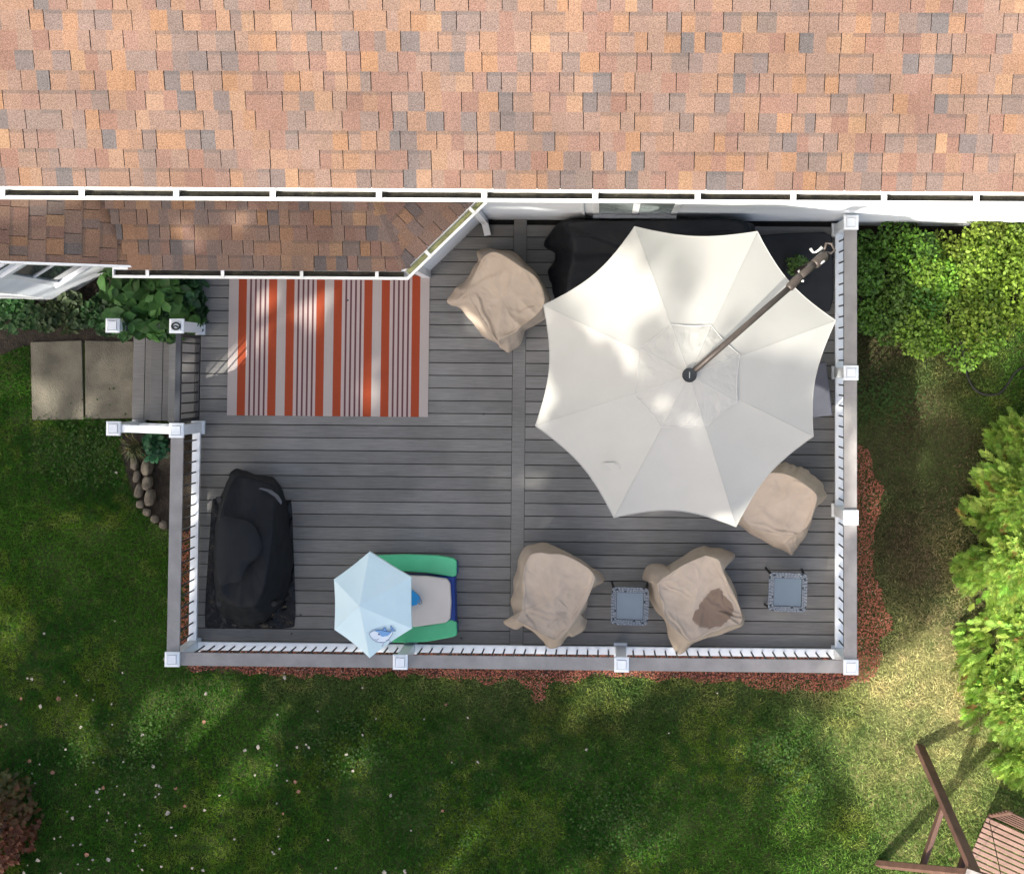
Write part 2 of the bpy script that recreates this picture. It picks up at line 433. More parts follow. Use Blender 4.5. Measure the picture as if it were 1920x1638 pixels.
# ================================================================== GROUND
XL, XR, YB = -4.695, 2.741, -3.196        # rail centre lines
def ground_material():
    m, nt, bs = new_mat('lawn_soil')
    N, L = nt.nodes, nt.links
    geo = N.new('ShaderNodeNewGeometry').outputs['Position']
    n1 = N.new('ShaderNodeTexNoise'); n1.inputs['Scale'].default_value = 0.8; n1.inputs['Detail'].default_value = 8
    L.new(geo, n1.inputs['Vector'])
    n2 = N.new('ShaderNodeTexNoise'); n2.inputs['Scale'].default_value = 30; n2.inputs['Detail'].default_value = 6
    L.new(geo, n2.inputs['Vector'])
    mx = N.new('ShaderNodeMath'); mx.operation = 'ADD'; L.new(n1.outputs['Fac'], mx.inputs[0]); L.new(n2.outputs['Fac'], mx.inputs[1])
    dv = N.new('ShaderNodeMath'); dv.operation = 'MULTIPLY'; dv.inputs[1].default_value = 0.5; L.new(mx.outputs[0], dv.inputs[0])
    rp = N.new('ShaderNodeValToRGB')
    rp.color_ramp.elements[0].position = 0.35; rp.color_ramp.elements[0].color = (0.026, 0.040, 0.013, 1)
    rp.color_ramp.elements[1].position = 0.65; rp.color_ramp.elements[1].color = (0.062, 0.074, 0.026, 1)
    L.new(dv.outputs[0], rp.inputs[0]); L.new(rp.outputs[0], bs.inputs['Base Color'])
    bs.inputs['Roughness'].default_value = 1.0
    bs.inputs['Specular IOR Level'].default_value = 0.05
    bp = N.new('ShaderNodeBump'); bp.inputs['Strength'].default_value = 0.7; bp.inputs['Distance'].default_value = 0.02
    L.new(n2.outputs['Fac'], bp.inputs['Height']); L.new(bp.outputs[0], bs.inputs['Normal'])
    return m
g = MB().add([(-90, -90, GROUND), (90, -90, GROUND), (90, 90, GROUND), (-90, 90, GROUND)], [(0, 1, 2, 3)])
go = g.build('ground', ground_material()); setp(go, 'soil ground under the lawn around the deck', None, kind='structure')

# ================================================================== HOUSE
WALL_Y = 1.78
EAVE_Z = 5.9
house = root('house', (0, WALL_Y, GROUND), 'two storey house with pale siding and brown asphalt shingle roofs above the deck', 'house')

def lap_wall(mb, a, b, z0, z1, step=0.11, proud=0.014):
    """clapboard wall from a to b (outward normal to the right of a->b)."""
    a = Vector((a[0], a[1], 0)); b = Vector((b[0], b[1], 0)); d = (b - a).normalized(); n = Vector((d.y, -d.x, 0))
    z = z0
    while z < z1 - 1e-4:
        zt = min(z + step, z1)
        o1 = n * proud; o2 = n * 0.002
        vs_ = [a + o1 + Vector((0, 0, z)), b + o1 + Vector((0, 0, z)), b + o2 + Vector((0, 0, zt)), a + o2 + Vector((0, 0, zt)), a + Vector((0, 0, z)), b + Vector((0, 0, z))]
        mb.add(vs_, [(0, 1, 2, 3), (4, 5, 1, 0)])
        z = zt
    return mb
w = MB()
lap_wall(w, (-12, WALL_Y), (9, WALL_Y), GROUND, 5.75)
w.box(-12, 9, WALL_Y + 0.004, 9.0, GROUND, 5.72)
w.build('wall', M['siding'], house)
# soffit and fascia
w = MB(); w.box(-12.2, 9.2, 1.475, WALL_Y - 0.002, 5.70, 5.72); w.build('soffit', M['vinyl'], house)
w = MB(); w.box(-12.2, 9.2, 1.455, 1.474, 5.68, 5.90); w.build('fascia', M['vinyl'], house)

# colours of the shingles
SH = [((0.225, 0.120, 0.066), 16), ((0.205, 0.118, 0.076), 24), ((0.172, 0.093, 0.068), 22), ((0.178, 0.113, 0.084), 22), ((0.098, 0.086, 0.083), 11), ((0.132, 0.098, 0.083), 14), ((0.245, 0.142, 0.082), 6)]
def shcol():
    c = random.choices([s[0] for s in SH], [s[1] for s in SH])[0]
    k = random.uniform(0.94, 1.06) * .93; f = random.uniform(.4, .9); m0 = (.158, .107, .089)
    return tuple((a_ * (1 - f) + b_ * f * g_) * k for a_, b_, g_ in zip(m0, c, (.90, .95, .97)))

def shingle_geo(mb, base, U, W, N_, u0, u1, w0, expo, lift):
    """one tab on a roof plane. base + U*u + W*w; N_ is the normal."""
    L_ = expo + 0.02
    nseg = max(1, min(4, int(round((u1 - u0) / 0.115))))
    cuts = [u0] + sorted(u0 + (u1 - u0) * (k / nseg + random.uniform(-0.12, 0.12) / nseg) for k in range(1, nseg)) + [u1]
    band = random.random() < 0.62
    th = 0.004 + lift
    def pt(u, w, h): return base + U * u + W * w + N_ * h
    for i in range(nseg):
        a, b = cuts[i], cuts[i + 1]
        c = shcol()
        wb = w0 + expo * (0.80 if band else 0.999)
        hb = lambda w: th + 0.006 * (1 - (w - w0) / L_)
        mb.cur = c
        mb.add([pt(a, w0, hb(w0)), pt(b, w0, hb(w0)), pt(b, wb, hb(wb)), pt(a, wb, hb(wb))], [(0, 1, 2, 3)])
        if band and random.random() < 0.75:
            mb.cur = tuple(v * 0.66 + 0.016 for v in c)
        mb.add([pt(a, wb, hb(wb)), pt(b, wb, hb(wb)), pt(b, w0 + L_, hb(w0 + L_)), pt(a, w0 + L_, hb(w0 + L_))], [(0, 1, 2, 3)])
        mb.cur = tuple(v * 0.5 for v in c)
        mb.add([pt(a, w0, -0.004), pt(b, w0, -0.004), pt(b, w0, hb(w0)), pt(a, w0, hb(w0))], [(0, 1, 2, 3)])
    mb.cur = (0.075, 0.058, 0.05)
    for uu, flip in ((u0, 0), (u1, 1)):
        f = [pt(uu, w0, -0.004), pt(uu, w0, th + 0.006), pt(uu, w0 + L_, th), pt(uu, w0 + L_, -0.004)]
        mb.add(f, [(0, 1, 2, 3) if flip else (3, 2, 1, 0)])

def roof_plane(parent, base, U, W, u0, u1, w0, w1, expo, keep, limit=None, mean=0.25):
    """lay courses; 'keep(center)->(use, in_view)' filters; tabs in view are single objects."""
    base = Vector(base); U = Vector(U).normalized(); W = Vector(W).normalized(); N_ = U.cross(W).normalized()
    rows = int((w1 - w0) / expo) + 1
    rest = MB(); cnt = 0
    for r in range(rows):
        ww = w0 + r * expo
        u = u0 + random.uniform(-0.2, 0)
        while u < u1:
            wd = random.choice([0.10, 0.17, 0.21, 0.24, 0.27, 0.30, 0.33, 0.37]) * mean / 0.25
            a, b = u, u + wd
            u = b + 0.0062
            c = base + U * ((a + b) / 2) + W * (ww + expo / 2)
            use, view, clip = keep(c, a, b, ww)
            if not use: continue
            if clip: a, b = max(a, clip[0]), min(b, clip[1])
            if b - a < 0.006: continue
            lift = random.choice([0.0, 0.0, 0.004])
            if view and (limit is None or cnt < limit):
                mb = MB(); shingle_geo(mb, base, U, W, N_, a, b, ww, expo, lift)
                mb.build('shingle', M['shingle'], parent); cnt += 1
            else:
                shingle_geo(rest, base, U, W, N_, a, b, ww, expo, lift)
    if rest.v:
        o = rest.build('shingle_field', M['shingle'], parent); o['kind'] = 'stuff'
    return cnt

# ---- main roof
GUT_Y = 1.345                       # front of the main gutter
MP = 0.42                           # pitch
mr_eave_y = 1.47
mw = Vector((0, 1, MP)).normalized()
ridge_y = 5.6
w = MB()
ez = EAVE_Z + 0.02
top = ez + (ridge_y - mr_eave_y) * MP
w.add([(-12.3, mr_eave_y + .01, ez - .012), (9.3, mr_eave_y + .01, ez - .012), (9.3, ridge_y, top - .012), (-12.3, ridge_y, top - .012), (-12.3, 2 * ridge_y - mr_eave_y, ez - .012), (9.3, 2 * ridge_y - mr_eave_y, ez - .012)],
      [(0, 1, 2, 3), (3, 2, 5, 4)])
w.add([(-12, WALL_Y, 5.7), (-12, 9, 5.7), (-12, ridge_y, top - .03)], [(0, 1, 2)])
w.add([(9, WALL_Y, 5.7), (9, 9, 5.7), (9, ridge_y, top - .03)], [(0, 1, 2)])
main_roof = w.build('main_roof', M['underlay'], house)
def keep_main(c, a, b, ww):
    u, v = UV(c.x, c.y, c.z)
    return True, (-60 < u < 1980 and v > -14), None
EXPO_M = 0.157
n1 = roof_plane(main_roof, (0, mr_eave_y - 0.025, ez), (1, 0, 0), mw, -6.0, 4.5, 0, 2.2, EXPO_M, keep_main, 300, mean=0.262)
print('main shingles', n1)

# ---- main gutter: trough with back, floor, front lip, and hangers
def gutter(parent, name, a, b, out, z, width, mat_in, hang, hname='hanger', end_cap=(False, False), hw=0.045, mitre=(0, 0)):
    """a->b along the fascia line, 'out' unit vector away from the house; z = top of the lip."""
    a = Vector((*a, 0)); b = Vector((*b, 0)); out = Vector((*out, 0)); d = (b - a).normalized()
    prof = [(0.0, 0.012), (0.030, 0.010), (0.032, -0.085), (width - 0.045, -0.090), (width - 0.026, -0.045), (width - 0.026, 0.0), (width, 0.0), (width + 0.002, -0.03), (width - 0.02, -0.105), (0.0, -0.105)]
    def p(base, q): return base + out * q[0] + Vector((0, 0, z + q[1]))
    n = len(prof); mb = MB()
    mb.add([p(a - d * (q[0] * mitre[0]), q) for q in prof] + [p(b + d * (q[0] * mitre[1]), q) for q in prof], [(i, (i + 1) % n, n + (i + 1) % n, n + i) for i in range(n)])
    for flag, e, s_ in ((end_cap[0], a, -1), (end_cap[1], b, 1)):
        if flag:
            mb.add([p(e, (0, .012)), p(e, (width, 0.0)), p(e, (width - .02, -.105)), p(e, (0, -.105)),
                    p(e + d * s_ * .012, (0, .012)), p(e + d * s_ * .012, (width, 0.0)), p(e + d * s_ * .012, (width - .02, -.105)), p(e + d * s_ * .012, (0, -.105))],
                   [(0, 1, 2, 3), (7, 6, 5, 4), (0, 4, 5, 1), (1, 5, 6, 2), (2, 6, 7, 3)])
    g_ = mb.build(name, M['gutter_white'], parent)
    # debris lying in the trough
    L_ = (b - a).length; k = max(4, int(L_ / 0.05)); vs_ = []; fs_ = []
    for i in range(k + 1):
        q = a + d * (L_ * i / k)
        for j, (o_, h_) in enumerate(((0.033, 0.03), (0.055, 0.035), (0.08, 0.03), (width - 0.028, 0.02))):
            h = -0.088 + h_ * (0.5 + 1.0 * (0.5 + 0.5 * mnoise.noise(q * 6 + Vector((0, j * 1.7, z)))))
            vs_.append(q + out * o_ + Vector((0, 0, z + h)))
    for i in range(k):
        for j in range(3):
            fs_.append((i * 4 + j, i * 4 + j + 1, (i + 1) * 4 + j + 1, (i + 1) * 4 + j))
    MB().add(vs_, fs_).build('debris', mat_in, g_, smooth=True)
    for t in hang:
        q = a + d * t
        h = MB()
        c0 = q + out * 0.004 + Vector((0, 0, z + .016)); c1 = q + out * (width - 0.012) + Vector((0, 0, z + .010))
        h.bar(c0, c1, hw, 0.008)
        if hw < 0.04:
            h.bar(c0 + d * hw * .35 + Vector((0, 0, .006)), c1 + d * hw * .35 + Vector((0, 0, .006)), hw * .18, .006)
            h.bar(c0 - d * hw * .35 + Vector((0, 0, .006)), c1 - d * hw * .35 + Vector((0, 0, .006)), hw * .18, .006)
        h.build(hname, M['gutter_white'], g_)
    return g_
hang_px = [5, 154, 331, 512, 711, 908, 1116, 1308, 1487, 1657, 1830]
gx0 = -7.0
hang = [P(u, 372, 5.9).x - gx0 for u in hang_px] + [0.4, 1.2, 10.7, 11.4]
gutter(house, 'main_gutter', (gx0, 1.455), (6.0, 1.455), (0, -1), 5.90, 0.11, M['shaded_dirt'], hang)

# ---- window on the main wall
def window(parent, a, b, z0, z1, mull=1, rail=None, name='window', depth=0.04, glass=None):
    a = Vector((*a, 0)); b = Vector((*b, 0)); d = (b - a).normalized(); n = Vector((d.y, -d.x, 0)); L_ = (b - a).length
    fr = MB(); t = 0.07
    def member(s0, s1, q0, q1, pr):
        c = [a + d * s + n * o + Vector((0, 0, z)) for z in (q0, q1) for (s, o) in ((s0, -0.01), (s1, -0.01), (s1, pr), (s0, pr))]
        fr.add(c, [(3, 2, 1, 0), (4, 5, 6, 7), (0, 1, 5, 4), (1, 2, 6, 5), (2, 3, 7, 6), (3, 0, 4, 7)])
    member(0, L_, z0 - 0.05, z0 + 0.03, depth + .035)
    member(0, L_, z1 - t, z1 + 0.03, depth + .012)
    member(0, t, z0 + .03, z1 - t, depth); member(L_ - t, L_, z0 + .03, z1 - t, depth)
    for k in range(1, mull + 1):
        s = L_ * k / (mull + 1); member(s - t / 2, s + t / 2, z0 + .03, z1 - t, depth)
    if rail: 
        for k in range(mull + 1):
            s0 = L_ * k / (mull + 1) + (t if k == 0 else t / 2); s1 = L_ * (k + 1) / (mull + 1) - (t if k == mull else t / 2)
            member(s0, s1, rail - .025, rail + .025, depth - .006)
    wo = fr.build(name, M['vinyl'], parent)
    for k in range(mull + 1):
        s0 = L_ * k / (mull + 1) + (t if k == 0 else t / 2); s1 = L_ * (k + 1) / (mull + 1) - (t if k == mull else t / 2)
        pn = MB()
        c = [a + d * s + n * 0.016 + Vector((0, 0, z)) for (s, z) in ((s0, z0 + .03), (s1, z0 + .03), (s1, z1 - t), (s0, z1 - t))]
        pn.add(c + [q - n * .006 for q in c], [(0, 1, 2, 3), (7, 6, 5, 4)])
        pn.build('pane', glass or M['glass'], wo)
    return wo
xw0 = P(1112, 396, 0.6).x; xw1 = P(1268, 396, 0.6).x
window(house, (xw0, WALL_Y), (xw1, WALL_Y), 0.62, 2.75, mull=1, depth=.02, glass=mat('curtain_reflection_glass', (.40, .46, .45), (.30, .36, .36), 3, .15, spec=.6))  # pale base colour holds the curtain and the painted reflections
w = MB(); xc = P(1095, 400, 0.4).x; w.box(xc - .012, xc + .012, WALL_Y - .03, WALL_Y - .001, 0.0, 5.6); w.build('conduit', M['siding'], house)
w = MB(); w.box(3.9, 4.9, WALL_Y - .03, WALL_Y - .016, 2.4, 2.5); w.build('trim_board', M['vinyl'], house)

# ---- bay with its own lower roof
BZ = 2.5
by = 0.91
bx0, bx1 = -4.957, -1.963           # front gutter ends
bxd, byd = -1.177, 1.686            # diagonal gutter end
wf = 1.13                           # bay front wall
s2 = math.sqrt(0.5)
w = MB()
lap_wall(w, (-4.80, wf), (-2.05, wf), GROUND, 2.36)
lap_wall(w, (-2.05, wf), (-1.40, 1.777), GROUND, 2.36)
w.build('bay_wall', M['siding'], house)
w = MB(); w.bar((-2.05, wf - .012, GROUND), (-2.05, wf - .012, 2.36), .09, .09, (0, 1, 0)); w.build('corner_trim', M['vinyl'], house)
w = MB(); w.prism([(-4.95, by + .14), (bx1 - .06, by + .14), (bxd - .10, byd + .09), (bxd - .10, WALL_Y - .003), (-4.95, WALL_Y - .003)], 2.362, 2.38); w.build('bay_soffit', M['vinyl'], house)
w = MB()
w.box(-4.95, bx1 - .05, by + .118, by + .138, 2.36, 2.49)
w.bar((bx1 - .055, by + .125, 2.425), (bxd - .09, byd + .09, 2.425), .02, .13)
w.build('bay_fascia', M['vinyl'], house)
# roof planes
BP = 0.36
ey = by + 0.105
hip0 = Vector((bx1 - 0.043, ey, BZ + .02))
bw = Vector((0, 1, BP)).normalized()
top_y = WALL_Y + 0.02
zt = BZ + .02 + (top_y - ey) * BP
dn = Vector((s2, -s2, 0))                                 # outward of the diagonal face
# the diagonal plane climbs away from its eave at the same pitch
dwv = Vector((-s2, s2, BP)).normalized()
hip_dir = Vector((-math.tan(math.radians(22.5)), 1, BP))   # line both planes share
tt = (top_y - ey)
hip1 = hip0 + hip_dir * tt
vx = -4.765                                               # valley with the side gable at the eave
val1 = Vector((-4.765 - 0.22 * tt / 0.6, top_y, zt))
w = MB()
w.add([(vx, ey + .01, BZ + .008), hip0 + Vector((0, .01, -.012)), hip1 - Vector((0, 0, .012)), (val1.x, top_y, zt - .012)], [(0, 1, 2, 3)])
dtop = hip0 + Vector((s2, s2, 0)) * 1.1
w.add([hip0 + Vector((0, .01, -.012)), Vector((dtop.x, dtop.y, BZ + .008)), Vector((dtop.x - .02, top_y + .01, BZ + .05)), hip1 - Vector((0, 0, .012))], [(0, 1, 2, 3)])
bay_roof = w.build('bay_roof', M['underlay'], house)
def keep_bay(c, a, b, ww):
    y = c.y
    xl = vx - (y - ey) * 0.30 - .02; xr = hip0.x - math.tan(math.radians(22.5)) * (y - ey)
    if y > top_y: return False, 0, None
    if b < xl or a > xr: return False, 0, None
    return True, True, (xl, xr)
EXPO_B = 0.158
nb = roof_plane(bay_roof, (0, ey - .02, BZ + .02), (1, 0, 0), bw, -5.3, -1.7, 0, 0.9, EXPO_B, keep_bay, None, mean=0.25)
def keep_diag(c, a, b, ww):
    # u measured along the eave from hip0
    t0 = math.tan(math.radians(22.5)) * (ww + EXPO_B * .5) * 0.94
    if b < t0: return False, 0, None
    if c.y > top_y + .1: return False, 0, None
    umax = (top_y - ey - ww * .66) / s2
    if a > umax: return False, 0, None
    return True, True, (t0, umax)
nd = roof_plane(bay_roof, hip0 - Vector((-s2, s2, 0)) * .015, (s2, s2, 0), dwv, 0, 1.3, 0, 0.9, EXPO_B, keep_diag, None, mean=0.25)
# hip cap shingles
hd = hip_dir.normalized()
for k in range(6):
    a = hip0 + hd * (k * .15 - .0); b = a + hd * .165
    if b.y > top_y + .05: break
    mb = MB(); sx = Vector((1, 0.2, 0)).normalized()
    mb.cur = shcol()
    up = Vector((0, 0, .016))
    mb.add([a - sx * .085 + up * .2, a + up * 1.4, a + sx * .075 + up * .0, b - sx * .085, b + up, b + sx * .075 - up * .2], [(0, 1, 4, 3), (1, 2, 5, 4)])
    mb.cur = tuple(v * .4 for v in mb.cur)
    mb.add([a - sx * .085 + up * .2, a + up * 1.4, a + sx * .075, a - sx * .085 - up, a - up * .2, a + sx * .075 - up], [(0, 3, 4, 1), (1, 4, 5, 2)])
    mb.build('hip_cap', M['shingle'], bay_roof)
# bay gutters
hb = [P(u, 512, BZ).x - bx0 for u in (277, 418, 566, 707)]
gutter(house, 'bay_gutter', (bx0, by + .115), (bx1 - .0476, by + .115), (0, -1), BZ, 0.115, M['shaded_dirt'], hb, end_cap=(True, False), hw=0.034, mitre=(0, .4142))
da = Vector((bx1 - .0476, by + .115, 0)); db = Vector((bxd - .0813, byd + .0813, 0))
hd_t = []
for u, v in ((801, 474), (884, 394)):
    q = P(u, v, BZ); hd_t.append((Vector((q.x, q.y, 0)) - da).dot(Vector((s2, s2, 0))))
gutter(house, 'diagonal_gutter', (da.x, da.y), (db.x, db.y), (s2, -s2), BZ + .001, 0.115, M['sunlit_gutter_moss'], hd_t, end_cap=(False, True), hw=0.034, mitre=(.4142, 0))
# downspout at the wall
w = MB()
dsx = P(909, 411, .1).x; dsy = WALL_Y - .055
w.box(dsx - .038, dsx + .038, dsy - .03, dsy + .03, .12, 2.30)
w.bar((dsx - .02, dsy - .02, 2.28), (dsx - .06, dsy - .10, 2.42), .07, .06)
w.bar((dsx, dsy + .01, .14), (dsx + .03, dsy - .14, .05), .075, .06)
w.build('downspout', M['vinyl'], house)

# ---- side gable roof (left) and the angled bay wall under it
rk = 1.035                         # rake line
GP = 0.5
gz0 = BZ + .02
w = MB()
w.add([(vx + .03, rk + .01, gz0 - .012), (vx + .03 - .25, top_y, gz0 + .1), (-8.2, top_y, gz0 + (vx + 8.2) * GP - .012), (-8.2, rk + .01, gz0 + (vx + 8.2) * GP - .012)], [(0, 1, 2, 3)])
side_roof = w.build('side_gable_roof', M['underlay'], house)
sw = Vector((-1, 0, GP)).normalized()
def keep_side(c, a, b, ww):
    # u runs along +y from the rake
    x = c.x
    ymax = top_y
    ymin = rk
    if x > vx - .0:
        ymin = rk
    yv = (vx - x) / 0.36 + ey + 0.0    # valley line y at this x
    lim = min(ymax, max(yv + .2, rk + .25))
    uv = UV(c.x, c.y, c.z)
    return True, uv[0] > -30, (0, max(0.0, lim - rk))
ns = roof_plane(side_roof, (vx + .02, rk, gz0), (0, 1, 0), sw, 0, 0.78, 0, 3.4, 0.172, keep_side, None, mean=0.19)
w = MB(); w.bar((vx + .02, rk - .012, gz0 - .06), (-8.2, rk - .012, gz0 - .06 + (vx + 8.2 + .02) * GP), .022, .13); w.build('rake_board', M['vinyl'], house)
w = MB()   # gable end wall below the rake, set back
w.add([(vx - .1, rk + .2, 2.36), (-8.2, rk + .2, 2.36), (-8.2, rk + .2, gz0 - .05 + (vx + 8.2) * GP), (vx - .1, rk + .2, gz0 - .02)], [(0, 1, 2, 3)])
w.build('gable_wall', M['siding'], house)
A0 = Vector((-6.52, .815, 0)); A1 = Vector((-5.60, 1.398, 0))
w = MB()
lap_wall(w, (-8.2, .835), (A0.x, A0.y), GROUND, 2.2)
lap_wall(w, (A0.x, A0.y), (A1.x, A1.y), GROUND, 2.2)
w.prism([(-8.2, .85), (A0.x - .01, A0.y + .02), (A1.x - .01, A1.y + .02), (-5.6, WALL_Y), (-8.2, WALL_Y)], 2.15, 2.2)
w.build('angled_bay_wall', M['siding'], house)
d_ = (A1 - A0).normalized()
window(house, (A0 + d_ * .27)[:2], (A0 + d_ * .95)[:2], .42, 2.05, mull=0, rail=1.25, depth=.035)

# ================================================================== DECK
PITCH = 0.1473
deck = root('deck', (-1, -0.7, GROUND), 'raised deck of grey composite boards behind the house', 'deck')
y_ref = 1.56                        # a gap between two boards
XD0, XD1 = -1.035, -0.885           # divider board
DL, DR = XL - .055, XR + .055
w = MB()
w.prism([(DL + .02, YB + .0), (DR - .02, YB + .0), (DR - .02, WALL_Y - .004), (DL + .02, WALL_Y - .004)], -0.24, -0.045)
w.build('deck_frame', M['deck_dark'], deck)
G = 0.0085
def board(x0, x1, y0, y1, name='deck_board', z1=0.0, z0=-0.028, parent=deck):
    mb = MB(); mb.box(x0, x1, y0, y1, z0, z1)
    c = Vector(((x0 + x1) / 2, (y0 + y1) / 2, z1)); 
    return mb.build(name, M['deck'], parent, bevel=0.003, segs=1)
y = y_ref + PITCH
ymin = YB - .045
first = True
while y > ymin + .03:
    y1 = min(y - G / 2, WALL_Y - .006); y0 = max(y - PITCH + G / 2, ymin)
    x0 = DL
    if y1 > wf - .01: x0 = max(DL, -2.05 + (y0 - wf) + .0) if y0 > wf else -2.06
    jz = random.uniform(-.0012, .0012)
    board(x0, XD0 - G * .35, y0, y1, z1=jz)
    board(XD1 + G * .35, DR, y0, y1, z1=random.uniform(-.0012, .0012))
    y -= PITCH
board(XD0, XD1, ymin, WALL_Y - .006, 'divider_board')
for x0, x1 in ((-5.06, -4.91), (-4.905, DL - .004)):
    board(x0, x1, -.63, .42, 'landing_board')
# skirting round the deck edge
w = MB()
w.box(DL - .001, DR, YB - .075, YB - .05, -0.42, -.032); w.build('skirt_board', M['rail_board'], deck)
w = MB(); w.box(DR + .002, DR + .024, YB - .05, WALL_Y - .01, -0.42, -.032); w.build('skirt_board', M['rail_board'], deck)
w = MB(); w.box(DL - .024, DL - .002, YB - .05, -.70, -0.42, -.032); w.build('skirt_board', M['rail_board'], deck)
w = MB(); w.box(DL + .04, DR - .04, YB + .02, wf, GROUND, -.25); w.build('deck_underside', M['deck_dark'], deck)
# ---- steps
steps = root('deck_steps', (-5.3, -.1, GROUND), 'short flight of grey board steps up to the gate', 'steps')
for k, (xa, zt_) in enumerate(((-5.58, -.335), (-5.32, -.168))):
    for q in range(2):
        mb = MB(); mb.box(xa + q * .146, xa + q * .146 + .140, -.62, .42, zt_ - .028, zt_); mb.build('tread_board', M['deck'], steps, bevel=.003, segs=1)
    mb = MB(); mb.box(xa + .03, xa + .05, -.60, .40, (GROUND if k == 0 else -.333), zt_ - .03); mb.build('riser', M['rail_board'], steps)
for yy in (-.62, .38):
    mb = MB(); mb.prism([(0, 0)] * 0 or [(-5.56, yy), (-5.04, yy), (-5.04, yy + .035), (-5.56, yy + .035)], GROUND, -.37); mb.build('stringer', M['rail_board'], steps)

# ---- rug
rx0, rx1, ry0, ry1 = -4.365, -2.015, -.545, 1.10
w = MB(); nx, ny = 60, 40; vs_ = []; fs_ = []
for j in range(ny + 1):
    for i in range(nx + 1):
        x = rx0 + (rx1 - rx0) * i / nx; yy = ry0 + (ry1 - ry0) * j / ny
        e = min(i, nx - i, j * 1.0, ny - j)
        vs_.append((x, yy + .006 * mnoise.noise(Vector((x * 1.5, 0, 3))) * (1 if j in (0, ny) else 0), .009 + .003 * mnoise.noise(Vector((x * 3, yy * 3, 1)))))
for j in range(ny):
    for i in range(nx): fs_.append((j * (nx + 1) + i, j * (nx + 1) + i + 1, (j + 1) * (nx + 1) + i + 1, (j + 1) * (nx + 1) + i))
w.add(vs_, fs_)
w.box(rx0, rx1, ry0, ry1, .0022, .0055)
rug = w.build('outdoor_rug', rug_material(rx0, rx1), None, origin=((rx0 + rx1) / 2, (ry0 + ry1) / 2, 0)); setp(rug, 'orange and pale grey striped outdoor rug on the deck under the bay gutter', 'rug')

# ================================================================== RAILINGS
CAPW = 0.162
def post_mesh_parts(z0, ztop, sleeve=.112):
    s = MB(); s.box(-sleeve / 2, sleeve / 2, -sleeve / 2, sleeve / 2, z0, ztop - .05)
    b = MB(); b.box(-.077, .077, -.077, .077, z0, z0 + .045); b.box(-.068, .068, -.068, .068, z0 + .045, z0 + .06)
    h = CAPW / 2
    c = MB()
    c.box(-h, h, -h, h, ztop - .055, ztop - .022)
    c.add([(-h, -h, ztop - .022), (h, -h, ztop - .022), (h, h, ztop - .022), (-h, h, ztop - .022), (-h * .66, -h * .66, ztop - .008), (h * .66, -h * .66, ztop - .008), (h * .66, h * .66, ztop - .008), (-h * .66, h * .66, ztop - .008)],
          [(0, 1, 5, 4), (1, 2, 6, 5), (2, 3, 7, 6), (3, 0, 4, 7)])
    q = h * .62
    c.add([(-h * .66, -h * .66, ztop - .008), (h * .66, -h * .66, ztop - .008), (h * .66, h * .66, ztop - .008), (-h * .66, h * .66, ztop - .008), (-q, -q, ztop - .016), (q, -q, ztop - .016), (q, q, ztop - .016), (-q, q, ztop - .016)],
          [(0, 1, 5, 4), (1, 2, 6, 5), (2, 3, 7, 6), (3, 0, 4, 7)])
    c.box(-q * .93, q * .93, -q * .93, q * .93, ztop - .02, ztop - .002)
    return s.mesh('post', M['white_plastic'], bevel=.004, segs=1), b.mesh('post_base', M['white_plastic']), c.mesh('post_cap', M['white_plastic'])
PM = post_mesh_parts(0.0, 1.0)
PMS = post_mesh_parts(GROUND, 0.55)
def add_post(parent, x, y, pm=PM):
    o = wloc(parent)
    p = link('post', pm[0], parent, Vector((x, y, 0)) - o)
    link('post_base', pm[1], p); c = link('post_cap', pm[2], p)
    return p
bal_mesh = MB().lathe([(.0095, .11), (.0095, .88)], 0, 0, 8).mesh('baluster', M['black_metal'])
def railing(name, label, a, b, posts, capext=(0.07, 0.07), skip=()):
    a = Vector((*a, 0)); b = Vector((*b, 0)); d = (b - a).normalized(); L_ = (b - a).length
    n = Vector((-d.y, d.x, 0))
    R_ = root(name, (a + b) / 2, label, 'railing')
    # rail cap boards between the posts
    pts = sorted([(Vector((*p, 0)) - a).dot(d) for p in posts])
    segs = list(zip(pts[:-1], pts[1:]))
    for s0, s1 in segs:
        c0, c1 = a + d * (s0 + .079), a + d * (s1 - .079)
        MB().bar(c0 + Vector((0, 0, .928)), c1 + Vector((0, 0, .928)), .142, .026).build('rail_cap', M['rail_board'], R_, bevel=.003, segs=1)
        MB().bar(c0 + Vector((0, 0, .896)), c1 + Vector((0, 0, .896)), .06, .034).build('top_rail', M['white_plastic'], R_)
        c0, c1 = a + d * (s0 + .058), a + d * (s1 - .058)
        MB().bar(c0 + Vector((0, 0, .085)), c1 + Vector((0, 0, .085)), .092, .05).build('bottom_rail', M['white_plastic'], R_, bevel=.006, segs=2)
        m_ = int(round((s1 - s0 - .16) / .1205)); o = wloc(R_)
        for k in range(m_):
            s = s0 + .08 + (s1 - s0 - .16) * (k + .5) / m_
            link('baluster', bal_mesh, R_, a + d * s - o)
    return R_
YR1, YR2, YR3 = 1.665, .007, -1.574
xB1, xB2 = -2.182, .242
YL1 = -.688
rl = railing('deck_railing', 'deck railing beside the covered black grill, ending at the step gate', (XL, YL1), (XL, YB), [(XL, YL1), (XL, YB)])
rb = railing('deck_railing', 'long deck railing over the red mulch strip, behind the child table and wicker tables', (XL, YB), (XR, YB), [(XL, YB), (xB1, YB), (xB2, YB), (XR, YB)])
rr_ = railing('deck_railing', 'deck railing beside the green shrubs, meeting the house wall', (XR, YB), (XR, YR1), [(XR, YB), (XR, YR3), (XR, YR2), (XR, YR1)])
add_post(rl, XL, YL1)
for x in (XL, xB1, xB2): add_post(rb, x, YB)
